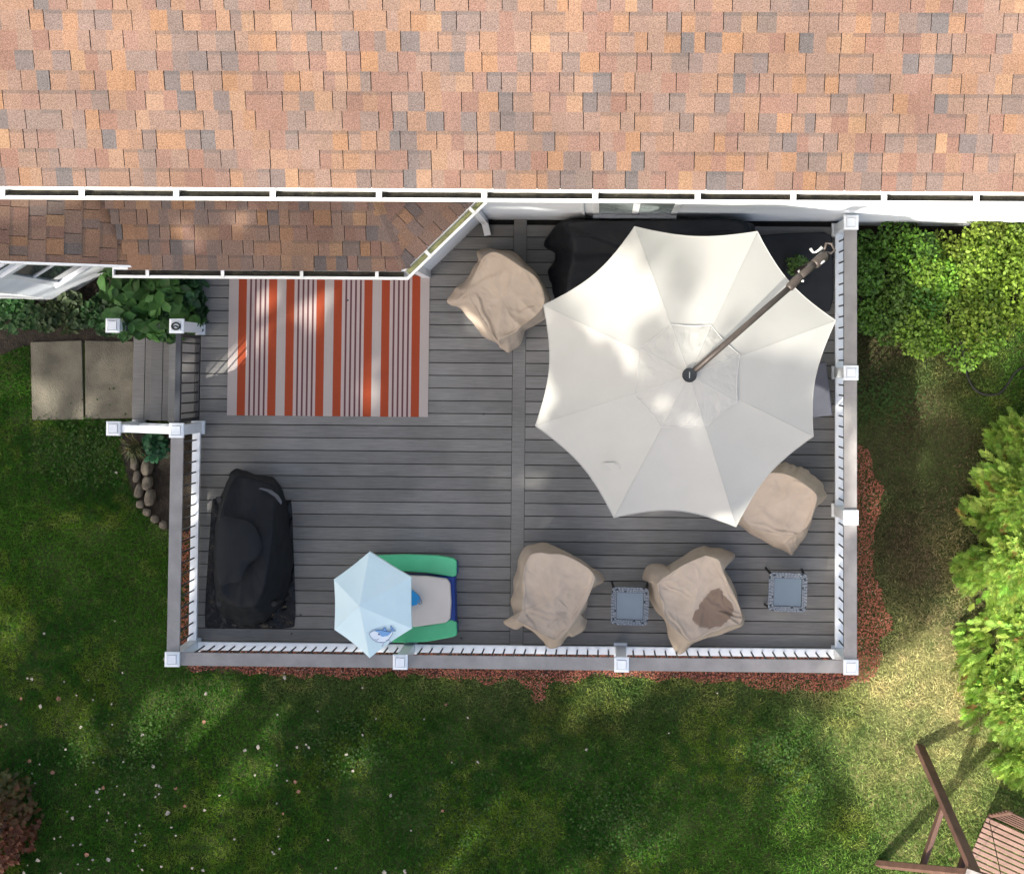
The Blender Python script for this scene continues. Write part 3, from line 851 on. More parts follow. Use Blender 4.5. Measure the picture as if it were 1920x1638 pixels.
for y in (YB, YR3, YR2, YR1): add_post(rr_, XR, y)

# step posts and the sloping handrail
sr = root('step_railing', (-5.53, -.69, GROUND), 'white handrail and post on the lawn side of the steps', 'railing')
add_post(sr, -5.535, -.69, PMS)
MB().bar((-5.455, -.69, .47), (-4.775, -.69, .86), .088, .05).build('handrail', M['white_plastic'], sr, bevel=.008)
MB().bar((-5.48, -.69, -.30), (-4.79, -.69, .03), .075, .045).build('bottom_rail', M['white_plastic'], sr, bevel=.005)
for k in range(5):
    t = (k + .5) / 5; x = -5.46 + .68 * t
    MB().tube([(x, -.69, -.28 + .32 * t), (x, -.69, .45 + .40 * t)], .0095, 8).build('baluster', M['black_metal'], sr)
sp_ = root('step_post', (-5.567, .478, GROUND), 'white step post with plain square cap standing among the leafy bed plants', 'post')
add_post(sp_, -5.567, .478, PMS)
gp = root('gate_post', (-4.715, .466, 0), 'white gate post with a dark ring ornament on its cap among leaves', 'post')
add_post(gp, -4.715, .466)
w = MB(); n = 18; vs_ = []
ring = [(-4.715 + .045 * math.cos(2 * math.pi * k / n), .463 + .036 * math.sin(2 * math.pi * k / n), 1.004) for k in range(n)]
w.tube(ring + [ring[0]], .011, 6); w.tube([(-4.75, .455, 1.006), (-4.715, .468, 1.012), (-4.69, .45, 1.006)], .008, 6)
w.build('ornament', M['cap_dark'], gp, smooth=True)

# gate
gt = root('deck_gate', (XL, -.1, 0), 'black metal baluster gate closed across the top of the steps', 'gate')
gy0, gy1 = YL1 + .085, .466 - .085
xg = -4.70
MB().box(xg - .032, xg + .032, gy0, gy1, .90, .945).build('top_rail', M['gate_metal'], gt, bevel=.006)
MB().box(xg - .024, xg + .024, gy0, gy1, .045, .085).build('bottom_rail', M['black_metal'], gt, bevel=.004)
for yy in (gy0 + .018, gy1 - .018):
    MB().box(xg - .022, xg + .022, yy - .018, yy + .018, .0852, .8998).build('stile', M['black_metal'], gt)
nbal = 8
for k in range(nbal):
    yy = gy0 + .04 + (gy1 - gy0 - .08) * (k + .5) / nbal
    MB().tube([(xg, yy, .08), (xg, yy, .91)], .0095, 8).build('baluster', M['black_metal'], gt)
MB().box(xg - .05, xg + .02, gy0 - .035, gy0 + .03, .80, .84).build('latch', M['black_metal'], gt)

# ================================================================== PATH SLABS, BED, STONES, MULCH
for k, (q, lab) in enumerate((([(57, 641), (153, 638), (157, 786), (60, 787)], 'weathered concrete path slab farther from the deck steps'), ([(159, 638), (250, 640), (252, 784), (160, 785)], 'weathered concrete path slab butting against the deck steps'))):
    pts = [P2(u, v, GROUND + .03) for u, v in q][::-1]
    o = MB().prism(pts, GROUND - .05, GROUND + .03).build('path_slab', M['slab'], None, bevel=.008, origin=(sum(p[0] for p in pts) / 4, sum(p[1] for p in pts) / 4, GROUND))
    setp(o, lab, 'slab', 'concrete path slabs')

def sheet(name, pts, z, m, label):
    o = MB().add([(p[0], p[1], z) for p in pts], [tuple(range(len(pts)))]).build(name, m)
    setp(o, label, None, kind='structure'); return o
bedA = [P2(u, v, GROUND) for u, v in ((-60, 520), (380, 505), (395, 640), (250, 652), (130, 640), (40, 650), (-60, 690))][::-1]
bedB = [P2(u, v, GROUND) for u, v in ((222, 812), (380, 800), (380, 1000), (318, 998), (262, 955), (236, 880))][::-1]
sheet('planting_bed', bedA, GROUND + .004, M['soil'], 'dark soil bed under the bay window')
sheet('planting_bed', bedB, GROUND + .004, M['soil'], 'dark soil bed edged with stones beside the deck')
bedC = [(2.85, 1.79), (5.6, 1.79), (5.6, .95), (4.6, .8), (3.6, .8), (2.85, .75)][::-1]
sheet('planting_bed', bedC, GROUND + .004, M['soil'], 'dark soil bed under the green shrubs')
# mulch: bottom strip, right strip, left strip
mulch_poly = [P2(u, v, GROUND) for u, v in ((336, 1000), (420, 990), (430, 1190), (1560, 1200), (1560, 830), (1625, 838), (1640, 880), (1652, 930), (1640, 1000), (1632, 1060), (1648, 1110), (1672, 1160), (1658, 1200), (1640, 1262), (1590, 1290), (1520, 1300), (1450, 1290), (1330, 1276), (1190, 1270), (1110, 1266), (1030, 1282), (1016, 1318), (1004, 1318), (1002, 1282), (900, 1280), (840, 1278), (760, 1262), (650, 1265), (520, 1268), (420, 1262), (358, 1262), (345, 1240), (336, 1200))]
mp_lo = np.min(mulch_poly, 0); mp_hi = np.max(mulch_poly, 0)
sheet('mulch_base', [(DL - .12, YB - .42), (DR + .25, YB - .42), (DR + .25, -.9), (DR - .1, -.9), (DR - .1, YB + .2), (DL + .2, YB + .2), (DL + .2, -1.7), (DL - .12, -1.7)], GROUND + .0025, mat('mulch_under', (0.07, 0.035, 0.025), (0.04, 0.022, 0.017), 10, 1.0), 'thin mulch covered soil around the deck foot')
n = 125000
x = rng.uniform(mp_lo[0], mp_hi[0], n); y = rng.uniform(mp_lo[1], mp_hi[1], n)
jx = x + (vnoise(x, y, 6, 31) - .5) * .14; jy = y + (vnoise(x, y, 6, 32) - .5) * .14
k = in_poly(jx, jy, mulch_poly) & ~((x > DL + .25) & (x < DR - .12) & (y > YB + .12))
x = x[k]; y = y[k]; n = len(x)
L_ = rng.uniform(.004, .014, n); W_ = rng.uniform(.002, .005, n); a = rng.uniform(0, math.pi, n)
z = GROUND + rng.uniform(.004, .035, n); tl = rng.uniform(-.5, .5, n)
dx = np.cos(a) * L_; dy = np.sin(a) * L_; ex = -np.sin(a) * W_; ey_ = np.cos(a) * W_
V = np.empty((n, 4, 3)); 
V[:, 0] = np.stack([x - dx - ex, y - dy - ey_, z - tl * L_], 1); V[:, 1] = np.stack([x + dx - ex, y + dy - ey_, z + tl * L_ + .004], 1)
V[:, 2] = np.stack([x + dx + ex, y + dy + ey_, z + tl * L_ + .006], 1); V[:, 3] = np.stack([x - dx + ex, y - dy + ey_, z - tl * L_], 1)
c = np.array([[.34, .112, .068]]) * rng.uniform(.45, 1.25, (n, 1)) + rng.uniform(0, .03, (n, 1)) * np.array([[1, .9, .8]])
rare = rng.random(n) < .06; c[rare] = np.array([.34, .24, .17]) * rng.uniform(.7, 1.2, (rare.sum(), 1))
me = mesh_np('mulch', V.reshape(-1, 3), np.arange(4 * n).reshape(-1, 4), M['mulch'], np.repeat(c, 4, 0))
setp(link('mulch', me), 'red brown wood mulch strip around the deck foot', None, kind='stuff')

# edging stones
def stone(u, v, la, lb, ang, h, lab):
    c = P(u, v, GROUND + h * .6)
    bm = bmesh.new(); bmesh.ops.create_icosphere(bm, subdivisions=3, radius=1)
    sd = random.random() * 90
    for q in bm.verts:
        p = q.co.copy(); r = 1 + .16 * mnoise.noise(p * 1.3 + Vector((sd, 0, 0))) + .05 * mnoise.noise(p * 4 + Vector((sd, 5, 0)))
        # blocky: push towards a superellipsoid
        p = Vector([math.copysign(abs(t) ** .75, t) for t in p]) * r
        q.co = Vector((p.x * la, p.y * lb, p.z * h * .6))
    me = bpy.data.meshes.new('edging_stone'); bm.to_mesh(me); bm.free()
    for p in me.polygons: p.use_smooth = True
    me.materials.append(M['stone'])
    o = link('edging_stone', me, None, (c.x, c.y, GROUND + h * .42)); o.rotation_euler = (0, 0, ang)
    setp(o, lab, 'stone', 'stones edging the bed beside the deck')
PXM = 1 / 157.0
for (u, v, l, w_, an, h) in ((252, 868, 26, 15, 96, .10), (256, 893, 24, 13, 100, .10), (260, 920, 30, 16, 105, .10)):
    stone(u, v, l * PXM / 2, w_ * PXM / 2, math.radians(-an), h, 'tan edging stone in the lawn side row, %s' % ('below the strap leaved tuft', 'second below the tuft', 'touching the first round cobble')[(v > 880) + (v > 910)])
for (u, v, l, w_, an, h) in ((275, 875, 34, 19, 95, .16), (276, 905, 28, 18, 93, .16), (280, 932, 32, 19, 98, .16)):
    stone(u, v, l * PXM / 2, w_ * PXM / 2, math.radians(-an), h, 'long tan stone in the taller inner row, %s' % ('beside the dark leafy plant', 'middle one of three', 'ending the row near the cobbles')[(v > 890) + (v > 920)])
for (u, v, l, w_, an, h) in ((263, 945, 16, 15, 0, .08), (275, 960, 16, 14, 20, .08), (290, 973, 16, 15, 0, .08), (306, 984, 16, 15, 10, .08)):
    stone(u, v, l * PXM / 2, w_ * PXM / 2, math.radians(-an), h, 'small round cobble in the curved border end, %s' % ('touching the long stones', 'second from the long stones', 'second from the deck railing', 'nearest the deck railing')[(u > 270) + (u > 280) + (u > 300)])

# ================================================================== LAWN (blades of grass: stuff)
def lawn_colour(x, y):
    n1_ = vnoise(x, y, .9, 1); n2_ = vnoise(x, y, 2.6, 2); n3_ = vnoise(x, y, 9, 3)
    green = np.array([.096, .235, .026]); dark = np.array([.042, .148, .018]); yel = np.array([.23, .32, .034]); straw = np.array([.62, .52, .25]); brown = np.array([.12, .088, .058])
    t = np.clip((n1_ * .5 + n2_ * .3 + n3_ * .2 - .3) / .4, 0, 1)[:, None]
    c = dark * (1 - t) + green * t
    # yellowish tufts, also painting sun dapples into the grass colour
    ty = np.clip((vnoise(x, y, 1.7, 5) * .6 + n3_ * .4 - .56) / .2, 0, 1)[:, None]
    c = c * (1 - .6 * ty) + yel * .6 * ty
    # dry straw along the deck foot; by swing and hedge it paints sunlight too
    dry = .72 * np.exp(-((x - 4.0) ** 2 / 1.1 + (y + 3.55) ** 2 / 1.0)) + .25 * np.exp(-((x - 4.0) ** 2 / 1.6 + (y + 5.0) ** 2 / 1.5)) + .55 * np.exp(-((x - 4.2) ** 2 / .5 + (y + 2.0) ** 2 / .3)) + .22 * np.exp(-((y + 3.7) / .3) ** 2) * (x > -4) * (x < 4) + .20 * np.exp(-((x - 3.8) / .9) ** 2) * (y > -3.4)
    dry = dry * (.35 + 1.0 * (n2_ * .5 + n3_ * .5)) + .10 * (n3_ > .78)
    dry = np.clip(dry, 0, .92)[:, None]
    c = c * (1 - dry) + straw * dry
    br = .9 * np.exp(-((x - 4.0) ** 2 / .5 + (y + 1.15) ** 2 / .45)) + .6 * np.exp(-((x - 3.1) ** 2 / .12 + (y - .1) ** 2 / .8)) + .5 * np.exp(-((x - 4.3) ** 2 / .5 + (y + 2.9) ** 2 / .3)) + .62 * np.exp(-((x - 3.7) / .8) ** 2) * np.clip((y + 3.2) / .6, 0, 1) + .35 * np.exp(-((x + .3) ** 2 / 2 + (y + 4.1) ** 2 / .1))
    br = np.clip(br * (.4 + n2_ + .4 * n3_ - .2), 0, .9)[:, None]
    c = c * (1 - br) + brown * br
    return c
th = catmull([(3.0, -3.55), (3.6, -3.1), (4.3, -2.9), (5.0, -2.7), (5.6, -3.2), (5.7, -4.4), (5.4, -5.6), (4.6, -6.2), (3.6, -5.9), (3.1, -5.0), (2.8, -4.2)], 90)
th = [(p[0] + .16 * mnoise.noise(Vector((p[0] * 3, p[1] * 3, 0))), p[1] + .16 * mnoise.noise(Vector((p[0] * 3, p[1] * 3, 9)))) for p in th]
sheet('sunlit_thatch', th[::-1], GROUND + .0015, mat('sunlit_thatch', (.22, .20, .085), (.06, .08, .024), 5, 1.0, .6, bscale=40, detail=9, spec=.05), 'thin pale thatch sheet with sunlight in its colour on the lawn by the swing')  # sheet added to brighten the sunlit lawn through its colour
n = 760000
xa, xb, ya, yb = -8.0, 6.2, -7.0, 2.0
x = rng.uniform(xa, xb, n); y = rng.uniform(ya, yb, n)
deckmask = (x > DL + .02) & (x < DR - .02) & (y > YB + .02)
bad = deckmask | in_poly(x, y, bedA) | in_poly(x + (vnoise(x, y, 5, 41) - .5) * .15, y, bedB) | (in_poly(x, y, bedC) & (vnoise(x, y, 4, 43) > .25))
sl = in_poly(x, y, [P2(57, 641, GROUND), P2(250, 638, GROUND), P2(252, 786, GROUND), P2(60, 788, GROUND)]) | ((x > -5.62) & (x < -4.6) & (y > -.66) & (y < .45))
jx = x + (vnoise(x, y, 6, 31) - .5) * .14; jy = y + (vnoise(x, y, 6, 32) - .5) * .14
mk = in_poly(jx, jy, mulch_poly) & (rng.random(n) > .02)
bare = np.exp(-((x - 4.0) ** 2 / .5 + (y + 1.15) ** 2 / .3)) * .75 + np.exp(-((x - 3.05) ** 2 / .05 + (y + .3) ** 2 / .8)) * .6
k = ~(bad | sl | mk | (y > WALL_Y) | (rng.random(n) < bare))
x = x[k]; y = y[k]; n = len(x)
c = lawn_colour(x, y) * rng.uniform(.55, 1.45, (n, 1))
h = rng.uniform(.02, .048, n) * (.7 + .6 * vnoise(x, y, 3, 8)); wd = rng.uniform(.0022, .0044, n)
sunz = .8 * np.exp(-((x - 4.1) ** 2 / 1.8 + (y + 3.9) ** 2 / 3.0))  # blades laid flatter here to brighten the sunlit lawn
h = h * (1 - .55 * sunz)
a = rng.uniform(0, 2 * math.pi, n); lean = rng.uniform(.3, 1.3, n) * h * (1 + 2.2 * sunz)
px_ = np.cos(a); py_ = np.sin(a)
V = np.empty((n, 4, 3))
V[:, 0] = np.stack([x - py_ * wd, y + px_ * wd, np.full(n, GROUND)], 1)
V[:, 1] = np.stack([x + py_ * wd, y - px_ * wd, np.full(n, GROUND)], 1)
V[:, 2] = np.stack([x + px_ * lean * .5 + py_ * wd * .8, y + py_ * lean * .5 - px_ * wd * .8, GROUND + h * .7], 1)
V[:, 3] = np.stack([x + px_ * lean * 1.15, y + py_ * lean * 1.15, GROUND + h], 1)
Fc = np.empty((n, 2, 3), int); b_ = np.arange(n) * 4
Fc[:, 0] = np.stack([b_, b_ + 1, b_ + 2], 1); Fc[:, 1] = np.stack([b_, b_ + 2, b_ + 3], 1)
me = mesh_np('lawn_grass', V.reshape(-1, 3), Fc.reshape(-1, 3), M['grass'], np.repeat(c, 4, 0))
setp(link('lawn_grass', me), 'patchy green and straw coloured lawn around the deck', None, kind='stuff')
# clover patches in the lawn
n = 3600
cl = [(-3.0, -4.45, .55), (-6.2, -1.0, .5), (.3, -5.2, .7), (-1.6, -5.3, .8), (2.2, -4.6, .5), (-5.6, -4.6, .7), (3.3, -.3, .4)]
pick = rng.integers(0, len(cl), n); cc = np.array(cl)[pick]
x = cc[:, 0] + rng.normal(0, 1, n) * cc[:, 2] * .6; y = cc[:, 1] + rng.normal(0, 1, n) * cc[:, 2] * .45
k = ~(((x > DL - .1) & (x < DR + .1) & (y > YB - .15)) | in_poly(x, y, mulch_poly) | in_poly(x, y, bedA) | in_poly(x, y, bedB)); x = x[k]; y = y[k]; n = len(x)
r = rng.uniform(.008, .018, n); a = rng.uniform(0, 6.28, n); z = GROUND + rng.uniform(.04, .065, n)
V = np.empty((n, 4, 3))
for q in range(4):
    V[:, q] = np.stack([x + np.cos(a + q * 1.5708) * r, y + np.sin(a + q * 1.5708) * r, z + rng.uniform(-.006, .006, n)], 1)
c = np.array([[.042, .082, .022]]) * rng.uniform(.6, 1.4, (n, 1))
me = mesh_np('clover', V.reshape(-1, 3), np.arange(4 * n).reshape(-1, 4), M['grass'], np.repeat(c, 4, 0))
setp(link('clover', me), 'low clover leaves growing through the lawn', None, kind='stuff')

# ================================================================== COVERED FURNITURE
def loft_cover(name, top, hem, m, parent, N=132, inner=9, outer=16, sag=0.02, fold=0.018, wrinkle=0.006, nfold=9, seed=0.0, profile=0.75, stain=None, base_col=None, stain_col=None, crown=0.0, creases=(), seam_mat=None):
    T = catmull(top, N); Hm = catmull(hem, N)
    T3 = np.array([P(u, v, z) for u, v, z in T]); H3 = np.array([P(u, v, z) for u, v, z in Hm])
    C = T3.mean(0)
    V = [Vector(C) + Vector((0, 0, crown))]; rid = []
    for r in range(1, inner + 1):
        t = r / inner
        te = 1 - (1 - t) ** 1.25
        ring = []
        for i in range(N):
            p = C * (1 - te) + T3[i] * te
            p = Vector(p); p.z += crown * (1 - te ** 2) - sag * math.sin(math.pi * min(1, te)) 
            ring.append(p)
        rid.append(ring)
    for r in range(1, outer + 1):
        t = r / outer
        ring = []
        for i in range(N):
            th = 2 * math.pi * i / N
            hz = t ** 1.15; hxy = t ** profile * (0.5 + 0.5 * t) if t < 1 else 1
            p = Vector(T3[i]); q = Vector(H3[i])
            o = Vector((p.x + (q.x - p.x) * hxy, p.y + (q.y - p.y) * hxy, p.z + (q.z - p.z) * hz))
            d = Vector((q.x - C[0], q.y - C[1], 0)).normalized()
            f = fold * t * (1 - .35 * t) * (math.sin(nfold * th + 2.2 * mnoise.noise(Vector((math.cos(th) * 2, math.sin(th) * 2, seed)))) + .6 * math.sin((nfold * 2 + 3) * th + seed))
            o += d * f
            ring.append(o)
        rid.append(ring)
    lip = [Vector((p.x + (C[0] - p.x) * .03, p.y + (C[1] - p.y) * .03, p.z - .004)) for p in rid[-1]]
    rid.append(lip)
    for ring in rid: V += ring
    for i in range(1, len(V)):
        p = V[i]
        # creases: ridged noise
        q = Vector((p.x * 3.2 + seed, p.y * 3.2, p.z * 3.2))
        r1 = 1 - abs(mnoise.noise(q)) * 2
        r2 = 1 - abs(mnoise.noise(q * 2.3 + Vector((7, 3, seed)))) * 2
        r3 = 1 - abs(mnoise.noise(q * 4.1 + Vector((1, 8, seed)))) * 2
        p.z += wrinkle * (max(0, r1 - .4) * 2.4 + .9 * max(0, r2 - .3) + .45 * max(0, r3 - .3))
        if creases:
            cu, cv_ = UV(*p)
            for (a0, b0, a1, b1, hh, ww_) in creases:
                ex2, ey3 = a1 - a0, b1 - b0; l2_ = math.hypot(ex2, ey3); ex2 /= l2_; ey3 /= l2_
                al = (cu - a0) * ex2 + (cv_ - b0) * ey3; dd_ = -(cu - a0) * ey3 + (cv_ - b0) * ex2
                if -8 < al < l2_ + 8 and abs(dd_) < 5 * ww_:
                    dd_ += 1.5 * math.sin(al * .13 + a0)
                    en = min(1, (al + 8) / 10, (l2_ + 8 - al) / 16)
                    p.z += en * hh * (math.exp(-(dd_ / ww_) ** 2) - .7 * math.exp(-((dd_ - 1.7 * ww_) / ww_) ** 2))
        p.x += wrinkle * .5 * mnoise.noise(q * 2); p.y += wrinkle * .5 * mnoise.noise(q * 2 + Vector((5, 5, 5)))
        p.z = max(p.z, .012)
    Fs = [(0, 1 + i, 1 + (i + 1) % N) for i in range(N)]
    for r in range(len(rid) - 1):
        a = 1 + r * N; b = a + N
        Fs += [(a + i, b + i, b + (i + 1) % N, a + (i + 1) % N) for i in range(N)]
    mb = MB(); mb.add(V, Fs)
    o = mb.build(name, m, parent, smooth=True)
    if seam_mat:
        ring = [V[1 + (inner - 1) * N + i] + Vector((0, 0, .001)) for i in range(0, N, 2)]
        MB().tube(ring + [ring[0]], .0032, 5).build('top_seam', seam_mat, o, smooth=True)
        ring = [V[1 + (inner + outer - 1) * N + i] for i in range(0, N, 2)]
        MB().tube(ring + [ring[0]], .005, 5).build('hem', seam_mat, o, smooth=True)
    if stain is not None:
        a = o.data.color_attributes.new('Col', 'FLOAT_COLOR', 'POINT')
        for i, p in enumerate(V):
            u, v = UV(*p); s = in_poly(np.array([u + 4 * mnoise.noise(p * 14)]), np.array([v + 4 * mnoise.noise(p * 14 + Vector((9, 0, 0)))]), stain)[0]
            cc = stain_col if s else base_col
            a.data[i].color = (*cc, 1)
    return o

leg_m = M['black_metal']
def match_top(top, hem):
    """one point of the top outline for every hem point, by bearing from the top's centre."""
    T = catmull(top, 480); c = T.mean(0); ta = np.arctan2(T[:, 1] - c[1], T[:, 0] - c[0]); out = []
    for u, v, z in hem:
        a = math.atan2(v - c[1], u - c[0]); k = int(np.argmin(np.abs(np.angle(np.exp(1j * (ta - a)))))); out.append(tuple(T[k]))
    return out
def covered_chair(label, top, hem, legs, **kw):
    c = np.mean([P2(u, v, 0) for u, v in legs], 0)
    R_ = root('covered_chair', (c[0], c[1], 0), label, 'chair', 'patio chairs under beige covers')
    loft_cover('cover', top, hem, kw.pop('m', M['canvas']), R_, seam_mat=M['canvas'], **kw)
    for u, v in legs:
        p = P(u, v, 0)
        MB().tube([(p.x, p.y, .002), (p.x, p.y, .42)], .016, 8).build('leg', leg_m, R_)
    return R_

def Z(l, z): return [(a, b, z if len(t) == 0 else t[0]) for a, b, *t in l]
# chair A, beside the bay, turned about 40 degrees
topA = [(905, 484, .80), (925, 473, .86), (946, 480, .90), (965, 494, .92), (985, 506, .90), (1004, 520, .84), (1018, 545, .72), (1019, 572, .66), (995, 600, .62), (962, 622, .60), (932, 639, .58), (916, 615, .56), (897, 585, .56), (880, 556, .56), (884, 528, .60), (896, 505, .68)]
hemA = Z([(895, 474), (910, 466.5), (938, 468), (962, 472), (984, 491), (1010, 517), (1034, 564), (1026, 594), (986, 620), (974, 646), (951, 660), (934, 645), (905, 629), (862, 577), (841, 567), (872, 528)], .16)
hemA = Z([(895, 473), (909.5, 466.8), (924, 468), (940, 469), (959.5, 471.7), (984, 492), (998, 505), (1009.5, 518), (1022, 540), (1034, 564), (1030, 582), (1022, 596), (1002, 610), (985, 620), (979, 634), (975, 645), (962, 655), (952, 660), (939, 652), (932.6, 643.5), (907, 630.6), (896, 617), (887.7, 605), (873, 588), (859.5, 575.5), (845.4, 572), (840, 564), (848, 550), (855.6, 539.6), (875, 527), (886, 506), (897, 490)], .16)
topA = match_top(topA, hemA)
covered_chair('beige covered patio chair between the bay gutter and the umbrella', topA, hemA, [(905, 500), (985, 510), (985, 590), (915, 590)], seed=1.3, sag=.03, fold=.008, wrinkle=.014, N=224, inner=24, outer=20, creases=[(930.0, 638.3, 894.1, 557.6, 0.022, 2.6), (936.4, 637.1, 1019.7, 589.6, 0.022, 2.2), (955.6, 506.3, 951.8, 544.7, 0.016, 2.0), (972.3, 484.5, 976.2, 511.4, 0.02, 2), (981.3, 508.8, 996.7, 531.9, 0.018, 2), (910.8, 489.6, 883.8, 526.8, 0.025, 2.6), (922.3, 470.4, 942.8, 480.6, 0.02, 2.2), (996.7, 576.8, 971.0, 587.1, 0.014, 1.8), (1010.8, 519.1, 1030.0, 561.4, 0.02, 2), (942.8, 508.8, 930.0, 531.9, 0.01, 2.5), (883.8, 531.9, 939.0, 503.7, -0.018, 4), (855.6, 567.8, 872.3, 547.3, 0.014, 2)])
# chair B, next to the child table
topB = [(1000, 1037, .88), (1030, 1038, .90), (1061, 1041, .88), (1090, 1057, .84), (1114, 1076, .78), (1108, 1105, .68), (1092, 1140, .62), (1067, 1178, .58), (1045, 1199, .54), (1005, 1180, .54), (968, 1158, .52), (980, 1146, .58), (981, 1105, .64), (983, 1066, .76)]
hemB = Z([(978, 1036), (1010, 1017.5), (1034, 1019), (1085, 1046), (1131, 1084), (1112, 1100), (1098, 1140), (1099, 1176), (1036, 1214.5), (1012, 1194), (948, 1172), (956, 1145), (958, 1128), (965, 1085)], .15)
hemB[8] = (1036, 1214, .2)
hemB = Z([(973, 1044), (987.7, 1025), (1009, 1017.8), (1029, 1018.4), (1057.5, 1033), (1088, 1048), (1108.6, 1062.7), (1127, 1074.8), (1131, 1088), (1118, 1097.6), (1107, 1107), (1101, 1130), (1095, 1152), (1100, 1163.4), (1095, 1178), (1076, 1191.6), (1065.6, 1191.6), (1052, 1207.7), (1037, 1214), (1025, 1210), (1016, 1198), (994.4, 1179.5), (982, 1171.5), (967.6, 1179), (951.5, 1173.5), (946, 1163), (963, 1155), (957.5, 1131), (963.6, 1109.7), (965, 1085.6), (970, 1062)], .15)
topB = match_top(topB, hemB)
covered_chair('beige covered patio chair between the child sand table and a wicker side table', topB, hemB, [(1000, 1050), (1085, 1070), (1070, 1150), (990, 1130)], seed=4.1, sag=.035, fold=.008, wrinkle=.012, N=224, inner=24, outer=20, creases=[(982.4, 1062.7, 982.4, 1139.3, 0.016, 2.2), (993.1, 1163.4, 983.7, 1147.3, 0.012, 2), (999.8, 1144.6, 1058.9, 1159.4, 0.018, 2.6), (1058.9, 1150.0, 1045.5, 1154.0, 0.016, 1.8), (1057.6, 1084.2, 1076.3, 1095.0, 0.014, 2), (1056.2, 1132.6, 1050.8, 1125.8, 0.012, 1.8), (1111.3, 1080.2, 1071.0, 1172.8, 0.012, 2.4), (1062.9, 1111.1, 1060.2, 1123.2, 0.011, 1.6), (1046.8, 1162.1, 1032.0, 1175.5, 0.012, 2.4), (1064.3, 1178.2, 1044.1, 1198.3, 0.018, 2), (1002.5, 1179.5, 991.8, 1159.4, 0.01, 2), (966.3, 1099.0, 977.0, 1072.1, 0.016, 2)])
# chair C, with the wet patch
topC = [(1233, 1093, .72), (1254, 1077, .78), (1277, 1061, .84), (1321, 1042, .88), (1343, 1045, .88), (1358, 1077, .80), (1372, 1106, .70), (1385, 1136, .60), (1388, 1166, .56), (1340, 1183, .56), (1297, 1202, .56), (1272, 1183, .57), (1250, 1160, .58), (1240, 1124, .64)]
hemC = Z([(1206, 1080), (1224, 1056), (1254, 1060), (1302, 1029), (1326, 1025), (1372, 1040), (1364, 1075), (1383, 1128), (1396, 1162), (1345, 1191), (1292, 1212), (1270, 1222), (1246, 1164), (1222, 1125)], .18)
hemC[11] = (1272, 1225, .24)
hemC = Z([(1204.8, 1085), (1208.8, 1069), (1222, 1056), (1242.4, 1058), (1253, 1061), (1276, 1046), (1300, 1030), (1317.6, 1023.4), (1328, 1026), (1356.6, 1028.8), (1374.7, 1037), (1374, 1049), (1359, 1061), (1364.6, 1077), (1378, 1104), (1382, 1128), (1394, 1153), (1395.5, 1164.5), (1386, 1174), (1358, 1186), (1324, 1196.7), (1299, 1205), (1286.7, 1217), (1274.6, 1226), (1265, 1218), (1254.5, 1191), (1246.4, 1163), (1228, 1141.6), (1219, 1120), (1217, 1096), (1214, 1090)], .18)
topC = match_top(topC, hemC)
stainC = [(1332, 1107), (1350, 1103), (1358, 1116), (1369, 1124), (1376, 1140), (1375, 1155), (1363, 1164), (1348, 1174), (1330, 1178), (1311, 1175), (1299, 1160), (1304, 1148), (1316, 1128)]
M['canvas_attr'] = attr_mat('beige_canvas_wet', 0.85, 0.06, 150.0, bump=.1, spec=.15, mid=.07, mscale=5)
covered_chair('beige covered patio chair with a wet brown patch between two wicker tables', topC, hemC, [(1260, 1080), (1335, 1070), (1345, 1145), (1275, 1150)], m=M['canvas_attr'], seed=7.7, sag=.04, fold=.008, wrinkle=.011, N=224, inner=34, outer=20, creases=[(1233.0, 1093.3, 1276.0, 1061.0, 0.016, 2), (1234.3, 1096.0, 1249.1, 1164.5, 0.018, 2), (1247.8, 1096.0, 1290.7, 1118.8, 0.01, 2.2), (1254.5, 1149.7, 1292.1, 1196.7, 0.018, 2.4), (1340.4, 1047.6, 1386.1, 1137.6, 0.016, 2.2), (1352.5, 1104.0, 1359.2, 1130.9, -0.012, 2), (1343.1, 1108.1, 1336.4, 1124.2, 0.01, 2), (1388.8, 1159.1, 1351.2, 1149.7, 0.024, 2.2), (1383.4, 1168.5, 1363.3, 1156.4, 0.022, 2), (1388.8, 1151.0, 1368.6, 1143.0, 0.018, 1.8), (1265.2, 1155.1, 1273.3, 1167.2, 0.01, 2), (1297.5, 1200.7, 1371.3, 1167.2, 0.012, 2.4)], stain=stainC, base_col=(.405, .334, .262), stain_col=(.195, .142, .105))
# chair D, partly beneath the umbrella
topD = [(1462, 887, .86), (1480, 892, .88), (1497, 900, .88), (1516, 914, .86), (1531, 931, .80), (1524, 960, .70), (1514, 985, .62), (1487, 1002, .57), (1450, 998, .57), (1407, 986, .58), (1388, 955, .62), (1394, 915, .72), (1428, 890, .82)]
hemD = Z([(1465, 869), (1490, 872), (1510, 881), (1533, 898), (1549, 928), (1530, 950), (1519, 984), (1494, 1027), (1474, 1035), (1402, 994), (1372, 966), (1372, 910), (1415, 875)], .15)
covered_chair('beige covered patio chair half under the umbrella edge by the shrub side railing', topD, hemD, [(1420, 900), (1500, 905), (1495, 975), (1430, 965)], seed=11.2, sag=.025, fold=.014, wrinkle=.011, N=190, inner=24, outer=20, creases=[(1492.5, 1002.5, 1455.0, 992.5, 0.012, 2), (1530.0, 922.5, 1512.5, 990.0, 0.016, 2), (1492.5, 1007.5, 1495.0, 1030.0, 0.018, 1.8), (1487.5, 1005.0, 1462.5, 1020.0, 0.014, 2), (1412.5, 980.0, 1475.0, 1000.0, 0.012, 2.4), (1522.5, 915.0, 1487.5, 900.0, 0.012, 2)])

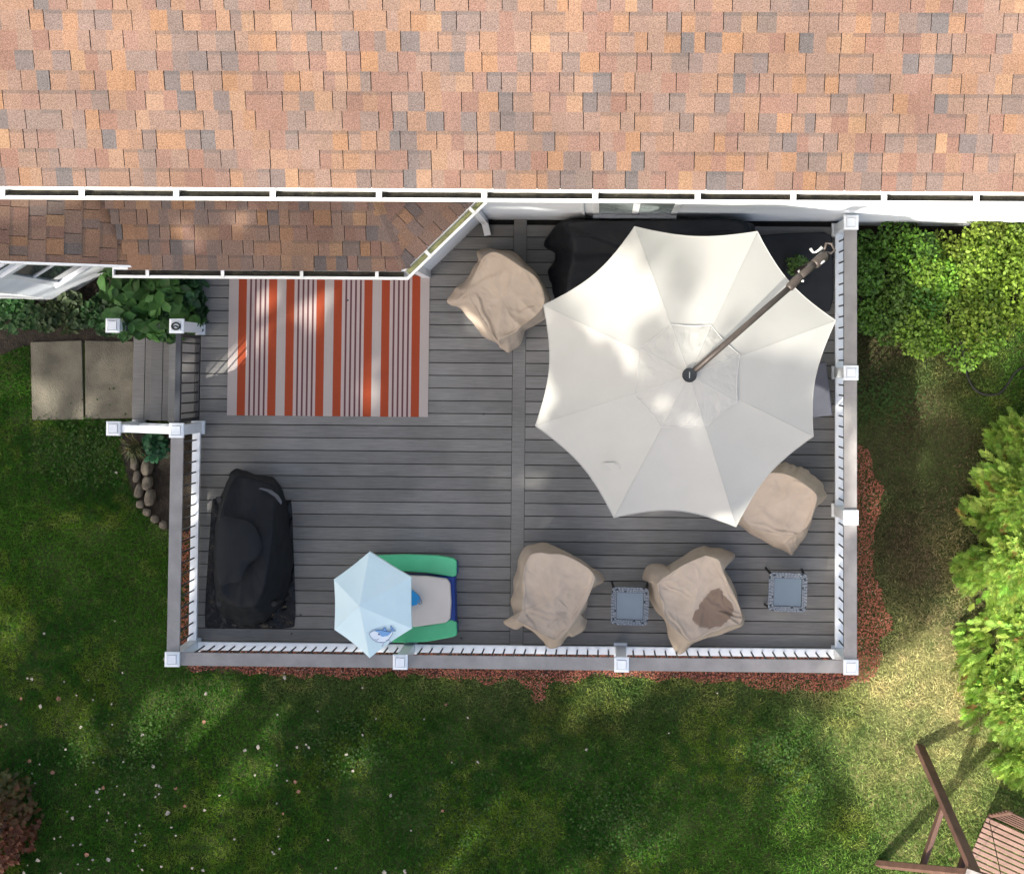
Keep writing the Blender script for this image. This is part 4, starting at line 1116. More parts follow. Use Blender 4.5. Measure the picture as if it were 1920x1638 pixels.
# ---- black covered sofa along the house wall
sofa = root('covered_sofa', (*P2(1235, 490, 0), 0), 'long black covered sofa against the house wall, half under the umbrella', 'sofa')
topS = [(1074, 417, .88), (1180, 414, .90), (1290, 412, .90), (1380, 412, .88), (1404, 428, .80), (1398, 480, .62), (1395, 540, .60), (1290, 566, .58), (1180, 568, .58), (1072, 562, .60), (1066, 532, .62), (1070, 505, .64), (1075, 470, .66), (1075, 438, .74)]
hemS = Z([(1062, 411), (1180, 411), (1290, 412), (1385, 414), (1416, 428), (1412, 480), (1408, 560), (1290, 588), (1180, 592), (1060, 580), (1036, 540), (1029, 512), (1040, 478), (1021, 458)], .12)
hemS[0] = (1060, 412, .30); hemS[1] = (1180, 414, .25); hemS[2] = (1290, 415, .25); hemS[3] = (1385, 416, .25)
loft_cover('cover', topS, hemS, M['black_cover'], sofa, N=180, seed=2.9, sag=.05, fold=.014, wrinkle=.016)
MB().bar(P(1080, 436, .765), P(1380, 430, .775), .09, .05).build('back_ridge', M['black_cover'], sofa, bevel=.02)
for u, v in ((1090, 440), (1380, 440), (1090, 550), (1380, 550)):
    p = P(u, v, 0); MB().box(p.x - .03, p.x + .03, p.y - .03, p.y + .03, .002, .3).build('leg', leg_m, sofa)

# ---- black covered grill on its mat
mat_px = [(404, 934), (420, 931), (535, 937), (547, 945), (551, 1040), (554, 1120), (553, 1165), (543, 1176), (470, 1177), (394, 1176), (385, 1166), (387, 1100), (393, 1010), (398, 942)]
pm = catmull([(u, v) for u, v in mat_px], 84)
gm = MB(); vs_ = []; fs_ = []
cen = np.mean([P2(u, v) for u, v in pm], 0); rings = 12
for r in range(rings + 1):
    t = r / rings
    for u, v in pm:
        q = P2(u, v); x = cen[0] + (q[0] - cen[0]) * t; y = cen[1] + (q[1] - cen[1]) * t
        z = .010 + (.05 * max(0, (t - .72)) / .28 * abs(mnoise.noise(Vector((x * 7, y * 7, 2)))) if t < 1 else 0)
        vs_.append((x, y, z))
n = len(pm)
for r in range(rings):
    for i in range(n): fs_.append((r * n + i, (r + 1) * n + i, (r + 1) * n + (i + 1) % n, r * n + (i + 1) % n))
gm.add(vs_, fs_); q0 = P(470, 1055, 0)
o = gm.build('grill_mat', M['black_vinyl'], None, smooth=True, origin=(q0.x, q0.y, 0)); setp(o, 'shiny black vinyl mat under the covered grill', 'mat')
grill = root('covered_grill', (q0.x, q0.y, 0), 'barbecue grill under a loose black cover on a shiny mat', 'grill')
topG = [(447, 893, .80), (470, 895, .84), (498, 903, .84), (516, 914, .82), (514, 952, .92), (512, 1000, 1.0), (505, 1050, 1.02), (496, 1096, .98), (480, 1132, .92), (455, 1137, .90), (428, 1128, .92), (411, 1100, 1.0), (409, 1050, 1.06), (411, 990, 1.06), (420, 945, .98), (433, 912, .86)]
hemG = Z([(434, 884), (456, 880), (488, 891), (516, 896), (534, 930), (546, 1000), (549, 1060), (538, 1115), (505, 1158), (475, 1172), (438, 1166), (410, 1140), (402, 1090), (402, 1020), (410, 950), (424, 908)], .10)
loft_cover('cover', topG, hemG, M['black_cover'], grill, N=150, seed=9.4, sag=.0, fold=.012, wrinkle=.014, crown=.10)
# raised hood panel and pale fabric strip on top of the cover
hoodp = [(410, 978), (450, 973), (476, 985), (489, 1012), (490, 1030), (482, 1046), (465, 1060), (452, 1088), (430, 1092), (408, 1090)]
hp = catmull([(u, v, 0) for u, v in hoodp], 50)[:, :2]
hm = MB(); c0 = P(447, 1032, 1.155); vs_ = [c0]; fs_ = []
for t, z in ((.45, 1.150), (.85, 1.135), (1.0, 1.095)):
    for u, v in hp:
        q = P(u, v, z); vs_.append((c0.x + (q.x - c0.x) * t, c0.y + (q.y - c0.y) * t, z))
n = len(hp)
fs_ += [(0, 1 + i, 1 + (i + 1) % n) for i in range(n)]
for r in range(2):
    fs_ += [(1 + r * n + i, 1 + (r + 1) * n + i, 1 + (r + 1) * n + (i + 1) % n, 1 + r * n + (i + 1) % n) for i in range(n)]
hm.add(vs_, fs_); hm.build('hood_panel', mat('lit_black_fabric', (.0145, .016, .018), (.012, .0135, .0155), 6, .7, .1, spec=.14), grill, smooth=True)  # slightly paler than the cover; light on the top is painted in
st = MB(); a, b = [(484, 916), (500, 921), (516, 932), (527, 946)], [(490, 914), (508, 918), (522, 928), (529, 940)]
for i in range(3):
    q = [P(*a[i], .955 - .01 * i), P(*a[i + 1], .945 - .01 * i), P(*b[i + 1], .95 - .01 * i), P(*b[i], .96 - .01 * i)]
    st.add(q, [(0, 1, 2, 3)])
st.build('pale_strip', mat('grey_fabric_tape', (.058, .062, .072), (.045, .048, .055), 10, .6), grill)
for u, v in ((430, 930), (530, 940), (530, 1120), (430, 1120)):
    p = P(u, v, 0); MB().tube([(p.x, p.y, .012), (p.x, p.y, .5)], .03, 10).build('leg', leg_m, grill)

# ================================================================== CHILD'S SAND TABLE
kt = root('sand_table', (*P2(790, 1120, 0), 0), 'child sand table with mint green benches, beige lid and pale blue umbrella', 'play table')
def slab_poly(px, z0, z1, name, m, parent, bevel=.012, smoothN=None):
    pts = [P2(u, v, z1) for u, v in px]
    if smoothN: pts = [tuple(q) for q in catmull(pts, smoothN)]
    ar = sum(pts[i][0] * pts[(i + 1) % len(pts)][1] - pts[(i + 1) % len(pts)][0] * pts[i][1] for i in range(len(pts)))
    if ar < 0: pts = pts[::-1]
    return MB().prism(pts, z0, z1).build(name, m, parent, bevel=bevel, segs=3, smooth=False)
slab_poly([(672, 1049), (700, 1041), (760, 1039), (820, 1041), (850, 1046), (856, 1051), (856, 1078), (850, 1081.5), (800, 1074), (740, 1070), (690, 1076)], .20, .27, 'bench_seat', M['toy_green'], kt, .014)
slab_poly([(690, 1168), (740, 1170), (800, 1172), (830, 1166), (846, 1161), (856, 1166), (857, 1190), (850, 1194), (800, 1203), (760, 1205), (700, 1203)], .20, .27, 'bench_seat', M['toy_green'], kt, .014)
slab_poly([(690, 1082), (740, 1078), (800, 1080), (838, 1085), (844, 1094), (846, 1130), (844, 1160), (836, 1167), (780, 1175), (730, 1176), (690, 1174)], .33, .40, 'table_lid', M['toy_beige'], kt, .014)
slab_poly([(694, 1080), (852, 1080), (854, 1170), (694, 1174)], .0, .26, 'table_base', M['toy_blue'], kt, .02)
for q in ([(842, 1056), (857, 1054), (857, 1078), (842, 1078)], [(842, 1168), (857, 1168), (857, 1186), (842, 1188)], [(690, 1056), (706, 1056), (706, 1078), (690, 1078)], [(690, 1168), (706, 1168), (706, 1186), (690, 1186)]):
    slab_poly(q, .0, .195, 'bench_leg', M['toy_blue'], kt, .01)
pr = P(846, 1112, .3)
MB().box(pr.x + .02, pr.x + .036, pr.y - .16, pr.y + .20, .06, .2).build('side_rail', M['toy_blue'], kt, bevel=.006)
slab_poly([(757, 1100), (773, 1106), (786, 1118), (789, 1128), (780, 1134), (757, 1140)], .401, .45, 'pole_collar', M['toy_sky'], kt, .012)
q = P(787, 1128, .44); rgp = [(q.x + .024 * math.cos(t * .628), q.y + .024 * math.sin(t * .628), .445) for t in range(11)]
MB().tube(rgp, .007, 6).build('pull_ring', mat('grey_plastic', (.25, .26, .27), rough=.5), kt, smooth=True)
hexp = [(693, 1034), (771, 1082), (772, 1178), (693, 1233), (627, 1180), (626, 1086)]
RZH = 1.12
hx = [P(u, v, RZH) for u, v in hexp]; apex = P(674, 1136, 1.34)
cm = MB(); K = 12; Sg = 10
for i in range(6):
    a, b = hx[i], hx[(i + 1) % 6]
    grid = []
    for s in range(Sg + 1):
        for t in range(K + 1):
            tt_ = t / K; e = a.lerp(b, tt_); pull = 1 - .018 * math.sin(math.pi * tt_)
            e = apex + (e - apex) * pull
            ss = s / Sg; p = apex.lerp(e, ss); p = p + Vector((0, 0, .02 * math.sin(math.pi * ss) * 0 - .03 * math.sin(math.pi * tt_) * ss * ss + .01 * ss * (1 - ss)))
            p.z += .004 * mnoise.noise(p * 6)
            grid.append(p)
    # hanging valance
    base_n = len(grid)
    for t in range(K + 1):
        p = grid[Sg * (K + 1) + t].copy(); p.z -= .045 + .006 * math.sin(t * 1.9); p += (p - apex) * .004; grid.append(p)
    fs_ = []
    for s in range(Sg + 1):
        for t in range(K): fs_.append((s * (K + 1) + t, (s + 1) * (K + 1) + t, (s + 1) * (K + 1) + t + 1, s * (K + 1) + t + 1))
    cm.add(grid, fs_)
can = cm.build('umbrella_canopy', M['toy_canopy'], kt)
bm = bmesh.new(); bm.from_mesh(can.data); bmesh.ops.remove_doubles(bm, verts=bm.verts, dist=.0008); bmesh.ops.recalc_face_normals(bm, faces=bm.faces); bm.to_mesh(can.data); bm.free()
for i in range(6):
    MB().tube([apex + Vector((0, 0, -.012)), hx[i] + Vector((0, 0, -.012))], .005, 6).build('rib', M['chrome'], kt)
pb = P(748, 1122, .4); MB().tube([(apex.x, apex.y, 1.335), (apex.x + .0, apex.y, .0)], .013, 8).build('umbrella_pole', M['chrome'], kt)
# cartoon shark printed on the canopy, laid on the panel plane
def on_panel(u, v, lift):
    # panel between hexp[2] and hexp[3]
    a, b, c = apex, hx[2], hx[3]; nrm = (b - a).cross(c - a).normalized()
    if nrm.z < 0: nrm = -nrm
    d = Vector(RM @ np.array([(u - PX) / F, -(v - PY) / F, -1.0])); C_ = Vector((0, 0, CAMZ))
    t = (a - C_).dot(nrm) / d.dot(nrm)
    return C_ + d * t + nrm * (lift - 0.006)
def zpx(pts): return [(620 + x / 7.385, 1020 + y / 7.385) for x, y in pts]
def flat(pxs, lift, name, m, parent):
    return MB().add([on_panel(u, v, lift) for u, v in pxs], [tuple(range(len(pxs)))]).build(name, m, parent)
def stroke(pxs, wpx, lift, mb):
    pts = [np.array(p) for p in pxs]
    for i in range(len(pts) - 1):
        d = pts[i + 1] - pts[i]; L2 = np.linalg.norm(d)
        if L2 < 1e-6: continue
        d = d / L2; nn = np.array([-d[1], d[0]]) * wpx / 2
        q = [pts[i] - nn - d * wpx * .3, pts[i + 1] - nn + d * wpx * .3, pts[i + 1] + nn + d * wpx * .3, pts[i] + nn - d * wpx * .3]
        mb.add([on_panel(u, v, lift) for u, v in q], [(0, 1, 2, 3)])
body = catmull([(535, 1240), (575, 1200), (650, 1182), (730, 1192), (790, 1205), (835, 1200), (862, 1195), (850, 1240), (815, 1290), (780, 1330), (720, 1355), (650, 1345), (580, 1305)], 60)
back = [(600, 1190), (650, 1182), (730, 1192), (790, 1205), (835, 1200), (845, 1215), (790, 1262), (720, 1275), (690, 1265), (680, 1220), (640, 1210)]
LF = .012
sh = flat(zpx(body), LF, 'shark_print', M['print_white'], kt)
flat(zpx(back), LF + .0015, 'shark_back', M['print_blue'], sh)
dfin = [(715, 1195), (735, 1150), (755, 1150), (775, 1198)]; tail = [(840, 1200), (825, 1130), (840, 1122), (862, 1172), (900, 1188), (880, 1200)]
ffin = [(770, 1325), (800, 1318), (850, 1358), (810, 1350)]; bfin = [(690, 1350), (725, 1355), (722, 1400), (702, 1395)]
for pts, m_ in ((dfin, M['print_blue']), (tail, M['print_blue']), (ffin, M['print_white']), (bfin, M['print_white'])):
    flat(zpx(pts), LF + .001, 'shark_fin', m_, sh)
ik = MB()
for pts, cl in ((body, 1), (dfin, 0), (tail, 0), (ffin, 0), (bfin, 0), ([(610, 1308), (640, 1318), (665, 1300)], 0)):
    pts = list(map(tuple, pts)); stroke(zpx(pts + ([pts[0]] if cl else [])), .75, LF + .003, ik)
ik.build('shark_outline', M['ink'], sh)
eye = [(668 + 13 * math.cos(t), 1238 + 15 * math.sin(t)) for t in np.linspace(0, 2 * math.pi, 14, endpoint=False)]
flat(zpx(eye), LF + .0035, 'shark_eye', M['ink'], sh)

# ================================================================== WICKER SIDE TABLES
def side_table(label, cx, cy, half, ang, zt_, feet_extra):
    c = P(cx, cy, zt_)
    R_ = root('side_table', (c.x, c.y, 0), label, 'side table', 'wicker side tables on the deck')
    ca, sa = math.cos(ang), math.sin(ang)
    def T(x, y, z): return Vector((c.x + x * ca - y * sa, c.y + x * sa + y * ca, z))
    s = half
    # woven rim: overlapping strands running round a frame with rounded corners
    band = .058; rim = MB()
    def rpath(off, t):
        # rounded square at distance 'off' from the centre, t in 0..1
        rc = max(.012, .055 - (s - off)); st_l = off - rc; per = 8 * st_l + 2 * math.pi * rc; q = (t % 1) * per
        for sd_ in range(4):
            an = sd_ * math.pi / 2; ux, uy = math.cos(an), math.sin(an); nx_, ny_ = uy, -ux
            if q < 2 * st_l:
                p_ = -st_l + q; return (ux * p_ + nx_ * off, uy * p_ + ny_ * off, ux, uy)
            q -= 2 * st_l
            if q < math.pi * rc / 2:
                f_ = q / rc; cxx, cyy = ux * st_l + nx_ * st_l, uy * st_l + ny_ * st_l
                dx_ = nx_ * math.cos(f_) + ux * math.sin(f_); dy_ = ny_ * math.cos(f_) + uy * math.sin(f_)
                return (cxx + dx_ * rc, cyy + dy_ * rc, -dy_, dx_)
            q -= math.pi * rc / 2
        return rpath(off, 0)
    for row in range(3):
        off = s - band * (row + .5) / 3; nst = 44
        for k in range(nst):
            if (k * 7 + row * 3) % 11 == 0: continue
            t0 = (k + (.5 if row % 2 else 0)) / nst; vs_ = []
            w2 = band / 3 * .44
            for q, dz in ((-.62, -.012), (-.25, .004), (.25, .004), (.62, -.012)):
                x, y, dx, dy = rpath(off, t0 + q / nst)
                nx_, ny_ = dy, -dx
                for r_ in (-1, 1): vs_.append(T(x + nx_ * r_ * w2, y + ny_ * r_ * w2, zt_ + dz + (.005 if (k + row) % 2 else 0)))
            rim.add(vs_, [(0, 2, 3, 1), (2, 4, 5, 3), (4, 6, 7, 5)])
    ro = rim.build('woven_rim', M['wicker'], R_); ro['kind'] = 'stuff'
    fr = MB(); nf = 48
    for zz_, zz2 in ((zt_ - .055, zt_ - .012),):
        o_ = [rpath(s - .004, k / nf)[:2] for k in range(nf)]; i_ = [rpath(s - band, k / nf)[:2] for k in range(nf)]
        vs_ = [T(*p_, z_) for z_ in (zz_, zz2) for ring_ in (o_, i_) for p_ in ring_]
        fs_ = []
        for k in range(nf):
            k2 = (k + 1) % nf
            fs_ += [(2 * nf + k, 2 * nf + k2, 3 * nf + k2, 3 * nf + k), (k, k2, 2 * nf + k2, 2 * nf + k), (nf + k2, nf + k, 3 * nf + k, 3 * nf + k2), (k2, k, nf + k, nf + k2)]
        fr.add(vs_, fs_)
    fr.build('table_frame', mat('wicker_core', (.055, .065, .078), (.04, .047, .056), 30, .7), R_)
    gp_ = MB(); g_ = s - band - .002
    gp_.add([T(x, y, z) for z in (zt_ - .022, zt_ - .012) for x, y in ((-g_, -g_), (g_, -g_), (g_, g_), (-g_, g_))], [(3, 2, 1, 0), (4, 5, 6, 7), (0, 1, 5, 4), (1, 2, 6, 5), (2, 3, 7, 6), (3, 0, 4, 7)])
    gp_.build('glass_top', M['table_glass'], R_, bevel=.003, segs=1)
    for sx in (-1, 1):
        for sy in (-1, 1):
            MB().tube([T(sx * (s - .03), sy * (s - .03), zt_ - .04), T(sx * (s - .008), sy * (s - .008), .002)], [.017, .012], 8).build('leg', M['black_metal'], R_)
    return R_
side_table('blue grey wicker side table standing between two beige covered chairs', 1181, 1136, .212, -.02, .45, 0)
side_table('blue grey wicker side table standing alone near the railing corner', 1477, 1110, .217, -.03, .45, 0)

# ================================================================== OTTOMAN, UMBRELLA BASE, POT
oc = [P2(u, v, .40) for u, v in ((1549, 678), (1562, 778), (1470, 790), (1457, 690))]
ot = root('ottoman', (sum(p[0] for p in oc) / 4, sum(p[1] for p in oc) / 4, 0), 'slate grey ottoman mostly hidden under the umbrella beside the railing', 'ottoman')
MB().prism(oc[::-1], .10, .40).build('cushion', M['slate_fabric'], ot, bevel=.02, segs=3)
for q in oc:
    cx_, cy_ = ot.location.x, ot.location.y
    x, y = cx_ + (q[0] - cx_) * .9, cy_ + (q[1] - cy_) * .9
    MB().box(x - .02, x + .02, y - .02, y + .02, .002, .105).build('foot', M['black_metal'], ot)

base_px = [(1425, 441), (1480, 437), (1545, 435), (1560, 442), (1563, 470), (1563, 560), (1556, 584), (1530, 585), (1480, 584), (1430, 582), (1416, 570), (1416, 450)]
ub_c = P(1490, 511, 0)
umb = root('cantilever_umbrella', (ub_c.x, ub_c.y, 0), 'large ivory cantilever umbrella with bronze arm over the deck corner', 'umbrella')
slab_poly(base_px, .002, .085, 'weighted_base', M['charcoal'], umb, .02)
slab_poly([(1470, 490), (1512, 490), (1512, 532), (1470, 532)], .085, .13, 'base_socket', M['charcoal'], umb, .015)
TZ, HZ = 2.22, 2.82
tips = [(1190, 425), (1420, 434), (1567, 601), (1525, 818), (1380, 987), (1151, 970), (1004, 798), (1019, 572)]
tip3 = [P(u, v, TZ) for u, v in tips]; hub3 = P(1292, 703, HZ)
cv = MB(); K = 20; Sg = 24
sagk = [.045, .055, .06, .06, .07, .055, .06, .06]
def canopy_pt(i, ss, tt_):
    a, b = tip3[i], tip3[(i + 1) % 8]
    e = a.lerp(b, tt_); pull = 1 - sagk[i] * 1.15 * (math.sin(math.pi * tt_) ** .9)
    e = hub3 + (e - hub3) * pull
    p = hub3.lerp(e, ss)
    p.z += .10 * math.sin(math.pi * ss) * .6                      # ribs bow upward
    p.z -= .026 * math.sin(math.pi * tt_) * (ss ** 1.3)              # cloth hangs between the ribs
    p.z += .006 * mnoise.noise(Vector((p.x * 2.1, p.y * 2.1, 3)))
    return p
for i in range(8):
    grid = [canopy_pt(i, s / Sg, t / K) for s in range(Sg + 1) for t in range(K + 1)]
    fs_ = [(s * (K + 1) + t, (s + 1) * (K + 1) + t, (s + 1) * (K + 1) + t + 1, s * (K + 1) + t + 1) for s in range(Sg) for t in range(K)]
    cv.add(grid, fs_)
co = cv.build('canopy', M['umb_fabric'], umb)
def weld(o, d=.0006):
    bm = bmesh.new(); bm.from_mesh(o.data); bmesh.ops.remove_doubles(bm, verts=bm.verts, dist=d)
    bmesh.ops.dissolve_degenerate(bm, edges=bm.edges, dist=1e-5); bmesh.ops.recalc_face_normals(bm, faces=bm.faces); bm.to_mesh(o.data); bm.free()
weld(co)
# seams along the ribs and a hem round the edge
sm = MB()
for i in range(8):
    sm.tube([canopy_pt(i, s / 12, 0) + Vector((0, 0, .001)) for s in range(3, 13)], .0022, 5)
    ed = [canopy_pt(i, 1, t / K) + Vector((0, 0, .001)) for t in range(K + 1)]; sm.tube(ed, .005, 5)
sm.build('seam', M['umb_fabric'], co)
# vent cap, ruffled
vt = MB(); vent_px = [(1258, 607), (1334, 609), (1388, 665), (1383, 754), (1322, 803), (1241, 801), (1189, 741), (1198, 652)]
vr = [P(u, v, 2.72) for u, v in vent_px]
def vent_pt(i, ss, tt_):
    a, b = vr[i], vr[(i + 1) % 8]; e = a.lerp(b, tt_)
    e = hub3 + (e - hub3) * (1 - .03 * math.sin(math.pi * tt_))
    p = hub3.lerp(e, ss); 
    cz_ = .045 + .030 * math.sin(math.pi * ss) + (.022 * ss * ss * mnoise.noise(Vector((p.x * 11, p.y * 11, 1))) + .012 * ss * mnoise.noise(Vector((p.x * 25, p.y * 25, 4)))) - .02 * math.sin(math.pi * tt_) * ss
    return Vector((p.x, p.y, canopy_z(p.x, p.y) + cz_ * .55))
def canopy_z(x, y):
    r = math.hypot(x - hub3.x, y - hub3.y) / 1.5
    return HZ + (TZ - HZ) * r + .06 * math.sin(math.pi * min(1, r)) - .02 * r
for i in range(8):
    grid = [vent_pt(i, s / 14, t / 12) for s in range(15) for t in range(13)]
    vt.add(grid, [(s * 13 + t, (s + 1) * 13 + t, (s + 1) * 13 + t + 1, s * 13 + t + 1) for s in range(14) for t in range(12)])
vo = vt.build('vent_cap', M['umb_fabric'], umb); weld(vo)
vs2 = MB()
for i in range(8):
    vs2.tube([vent_pt(i, s / 8, 0) + Vector((0, 0, .002)) for s in range(1, 9)], .0035, 5)
    vs2.tube([vent_pt(i, 1, t / 12) + Vector((0, 0, .001)) for t in range(13)], .005, 5)
vs2.build('seam', mat('seam_thread', (.5, .5, .47), (.42, .42, .4), 20, .9), vo)
# creased flap on the cloth
fl = MB(); fp = [(1130, 868), (1150, 866), (1165, 870), (1185, 872), (1201, 876), (1200, 886), (1182, 884), (1164, 880), (1150, 882), (1133, 880)]
def onc(u, v, h): 
    p = P(u, v, 2.45); p = P(u, v, canopy_z(p.x, p.y)); p = P(u, v, canopy_z(p.x, p.y)); return Vector((p.x, p.y, p.z + h))
fl.add([onc(u, v, .012 + .010 * (k % 2)) for k, (u, v) in enumerate(fp)], [(0, 1, 8, 9), (1, 2, 7, 8), (2, 3, 6, 7), (3, 4, 5, 6)]); fl.build('cloth_flap', M['umb_fabric'], umb)
# ribs under the cloth
for i in range(8):
    MB().tube([canopy_pt(i, s / 10, 0) + Vector((0, 0, -.025)) for s in range(0, 11)], .011, 6).build('rib', M['bronze'], umb, smooth=True)
# hub disc, arm, mast
MB().lathe([(.03, HZ - .1), (.068, HZ + .05), (.072, HZ + .075), (.066, HZ + .085), (.0, HZ + .086)][:4], hub3.x, hub3.y, 24).build('hub_cap', M['charcoal'], umb, bevel=0)
MB().bar((hub3.x, hub3.y - .03, HZ + .0865), (hub3.x, hub3.y + .03, HZ + .0865), .008, .003).build('hub_mark', mat('pale_mark', (.35, .36, .36), rough=.6), umb)
h0 = hub3 + Vector((.04, .035, .055))
j1 = P(1478, 541, 2.62); j2 = P(1500, 518, 2.58); e1 = P(1545, 480, 2.38)
MB().tube([h0, h0.lerp(j1, .5) + Vector((0, 0, .03)), j1], .030, 12).build('arm', M['bronze'], umb, smooth=True)
MB().tube([j1, j1.lerp(j2, .1), j1.lerp(j2, .9), j2], [.034, .044, .044, .036], 12).build('arm_sleeve', M['bronze'], umb, smooth=True)
MB().tube([j2, j2.lerp(e1, .62)], .036, 12).build('rear_arm', M['bronze'], umb, smooth=True)
MB().tube([j2.lerp(e1, .58), j2.lerp(e1, .62), e1, e1 + (e1 - j2).normalized() * .02], [.04, .052, .052, .04], 12).build('slide_block', M['bronze'], umb, smooth=True)
lp = [P(u, v, 2.36) for u, v in ((1545, 473), (1549, 456), (1559, 457), (1565, 470), (1558, 475))]
MB().tube(lp + [lp[0]], .013, 8).build('loop_handle', M['bronze'], umb, smooth=True)
MB().tube([P(1542, 464, 2.30), P(1536, 469, 2.30), P(1529, 473, 2.30), P(1525, 473.5, 2.28), P(1520, 467, 2.24)], [.022, .014, .010, .011, .017], 8).build('crank', M['chrome'], umb, smooth=True)
for q in (((1497, 507), (1500, 513)), ((1503, 526), (1507, 527)), ((1530, 499), (1546, 489))):
    MB().tube([P(*q[0], 2.46), P(*q[1], 2.46)], .012, 8).build('release_lever', M['chrome'], umb, smooth=True)
mtop = P(1531, 491, 2.40)
MB().tube([(ub_c.x, ub_c.y, .12), (mtop.x, mtop.y, 1.2), (mtop.x, mtop.y, 2.42)], .034, 12).build('mast', M['bronze'], umb, smooth=True)

# ================================================================== FOLIAGE HELPERS
def leaves_mesh(name, pos, nrm, size, col, m, elong=1.5, fold=.25, jitter=.5, rs=None):
    """one folded four sided leaf per point."""
    rs = rs or rng; n = len(pos)
    d = nrm + rs.normal(0, jitter, (n, 3)); d /= np.linalg.norm(d, axis=1)[:, None]
    r = rs.normal(0, 1, (n, 3)); t = np.cross(d, r); t /= np.linalg.norm(t, axis=1)[:, None]; b = np.cross(d, t)
    s = size[:, None]
    V = np.empty((n, 6, 3))
    V[:, 0] = pos - t * s * elong / 2
    V[:, 1] = pos - t * s * elong * .12 + b * s * .5 + d * s * fold * .5
    V[:, 2] = pos + t * s * elong * .28 + b * s * .34 + d * s * fold * .4
    V[:, 3] = pos + t * s * elong / 2 - d * s * fold * .3
    V[:, 4] = pos + t * s * elong * .28 - b * s * .34 + d * s * fold * .4
    V[:, 5] = pos - t * s * elong * .12 - b * s * .5 + d * s * fold * .5
    Fc = np.empty((n, 2, 4), int); k = np.arange(n) * 6
    Fc[:, 0] = np.stack([k, k + 3, k + 2, k + 1], 1); Fc[:, 1] = np.stack([k, k + 5, k + 4, k + 3], 1)
    return mesh_np(name, V.reshape(-1, 3), Fc.reshape(-1, 4), m, np.repeat(col, 6, 0))

def shrub(name, label, cat, cx, cy, rx, ry, h, n, size, col, z0=GROUND, group=None, lumps=9, stem_n=6, seed=1, colvar=.35, clump=.4, up=.9, mm='leaf', jit=.45):
    rs = np.random.default_rng(seed)
    R_ = root(name, (cx, cy, z0), label, cat, group)
    # lumpy dome: several sub domes
    lc = np.stack([rs.uniform(-.6, .6, lumps) * rx, rs.uniform(-.6, .6, lumps) * ry, rs.uniform(.35, .75, lumps) * h], 1)
    lr = rs.uniform(.35, .6, lumps) * (9 / max(9, lumps)) ** .42
    k = rs.integers(0, lumps, n)
    d = rs.normal(0, 1, (n, 3)); d[:, 2] = np.abs(d[:, 2]) * .9 + .0; d /= np.linalg.norm(d, axis=1)[:, None]
    rad = (rs.random(n) ** .22)[:, None]
    pos = lc[k] + d * rad * np.stack([lr[k] * rx, lr[k] * ry, lr[k] * h * .8], 1)
    pos[:, 2] = np.clip(pos[:, 2], .03, None)
    pos = pos + np.array([cx, cy, z0])
    c = np.array(col)[None] * rs.uniform(1 - colvar, 1 + colvar, (n, 1)) * (1 + .25 * (rs.random((lumps, 3)) - .5)[k])
    nr = d * (1 - up) + np.array([0, 0, 1]) * up
    me = leaves_mesh('foliage', pos - np.array([cx, cy, z0]), nr, rs.uniform(.55, 1.4, n) * size, c, M[mm], rs=rs, jitter=jit)
    link('foliage', me, R_)
    for q in range(stem_n):
        e = lc[q % lumps] * np.array([.8, .8, 1])
        MB().tube([(cx + e[0] * .1, cy + e[1] * .1, z0), (cx + e[0] * .6, cy + e[1] * .6, z0 + e[2] * .6), (cx + e[0], cy + e[1], z0 + e[2])], [.014, .010, .006], 6).build('stem', M['bark'], R_)
    return R_

# ---- shrubs by the wall, right of the deck (px centre, z)
def at(u, v, z): q = P(u, v, z); return q.x, q.y
G1 = 'bright green shrubs along the house wall'
x, y = at(1676, 530, -.1); shrub('leafy_shrub', 'leafy green shrub touching the deck railing below the house wall', 'shrub', x, y, .66, .90, .75, 9500, .030, (.075, .165, .026), group=G1, seed=11, lumps=22, colvar=.55, jit=.9)  # leaf colour darkened to stand for shade at this end of the row
x, y = at(1775, 562, -.1); shrub('leafy_shrub', 'wide light green shrub with a black hose emerging from its foot', 'shrub', x, y, .86, .95, .80, 13500, .030, (.155, .265, .030), group=G1, seed=12, lumps=30, colvar=.55, jit=.9)
x, y = at(1890, 515, -.1); shrub('leafy_shrub', 'yellow green shrub against the sunlit end of the house wall', 'shrub', x, y, .80, .98, .85, 13500, .030, (.175, .275, .030), group=G1, seed=13, lumps=30, colvar=.55, jit=.9)
x, y = at(1975, 600, -.1); shrub('leafy_shrub', 'yellow green shrub past the hose, farthest along the house wall', 'shrub', x, y, .6, .6, .7, 7500, .030, (.165, .27, .030), group=G1, seed=14, lumps=20, colvar=.55, jit=.9)
# ---- small pot plant on the umbrella base
pc = P(1492, 500, .12)
pot = root('potted_plant', (pc.x, pc.y, .086), 'small green plant in a dark pot on the umbrella base', 'plant')
MB().lathe([(.06, .088), (.09, .24), (.096, .25), (.08, .25), (.075, .22)], pc.x, pc.y, 18).build('pot', M['charcoal'], pot)
rs = np.random.default_rng(5); n = 190
d = rs.normal(0, 1, (n, 3)); d[:, 2] = abs(d[:, 2]); d /= np.linalg.norm(d, axis=1)[:, None]
pos = d * (rs.random((n, 1)) ** .4) * np.array([.14, .12, .22]) + np.array([0, 0, .17])
link('foliage', leaves_mesh('foliage', pos, d * .5 + np.array([0, 0, .6]), rs.uniform(.025, .04, n), np.array([[.10, .19, .04]]) * rs.uniform(.6, 1.3, (n, 1)), M['leaf'], rs=rs), pot)

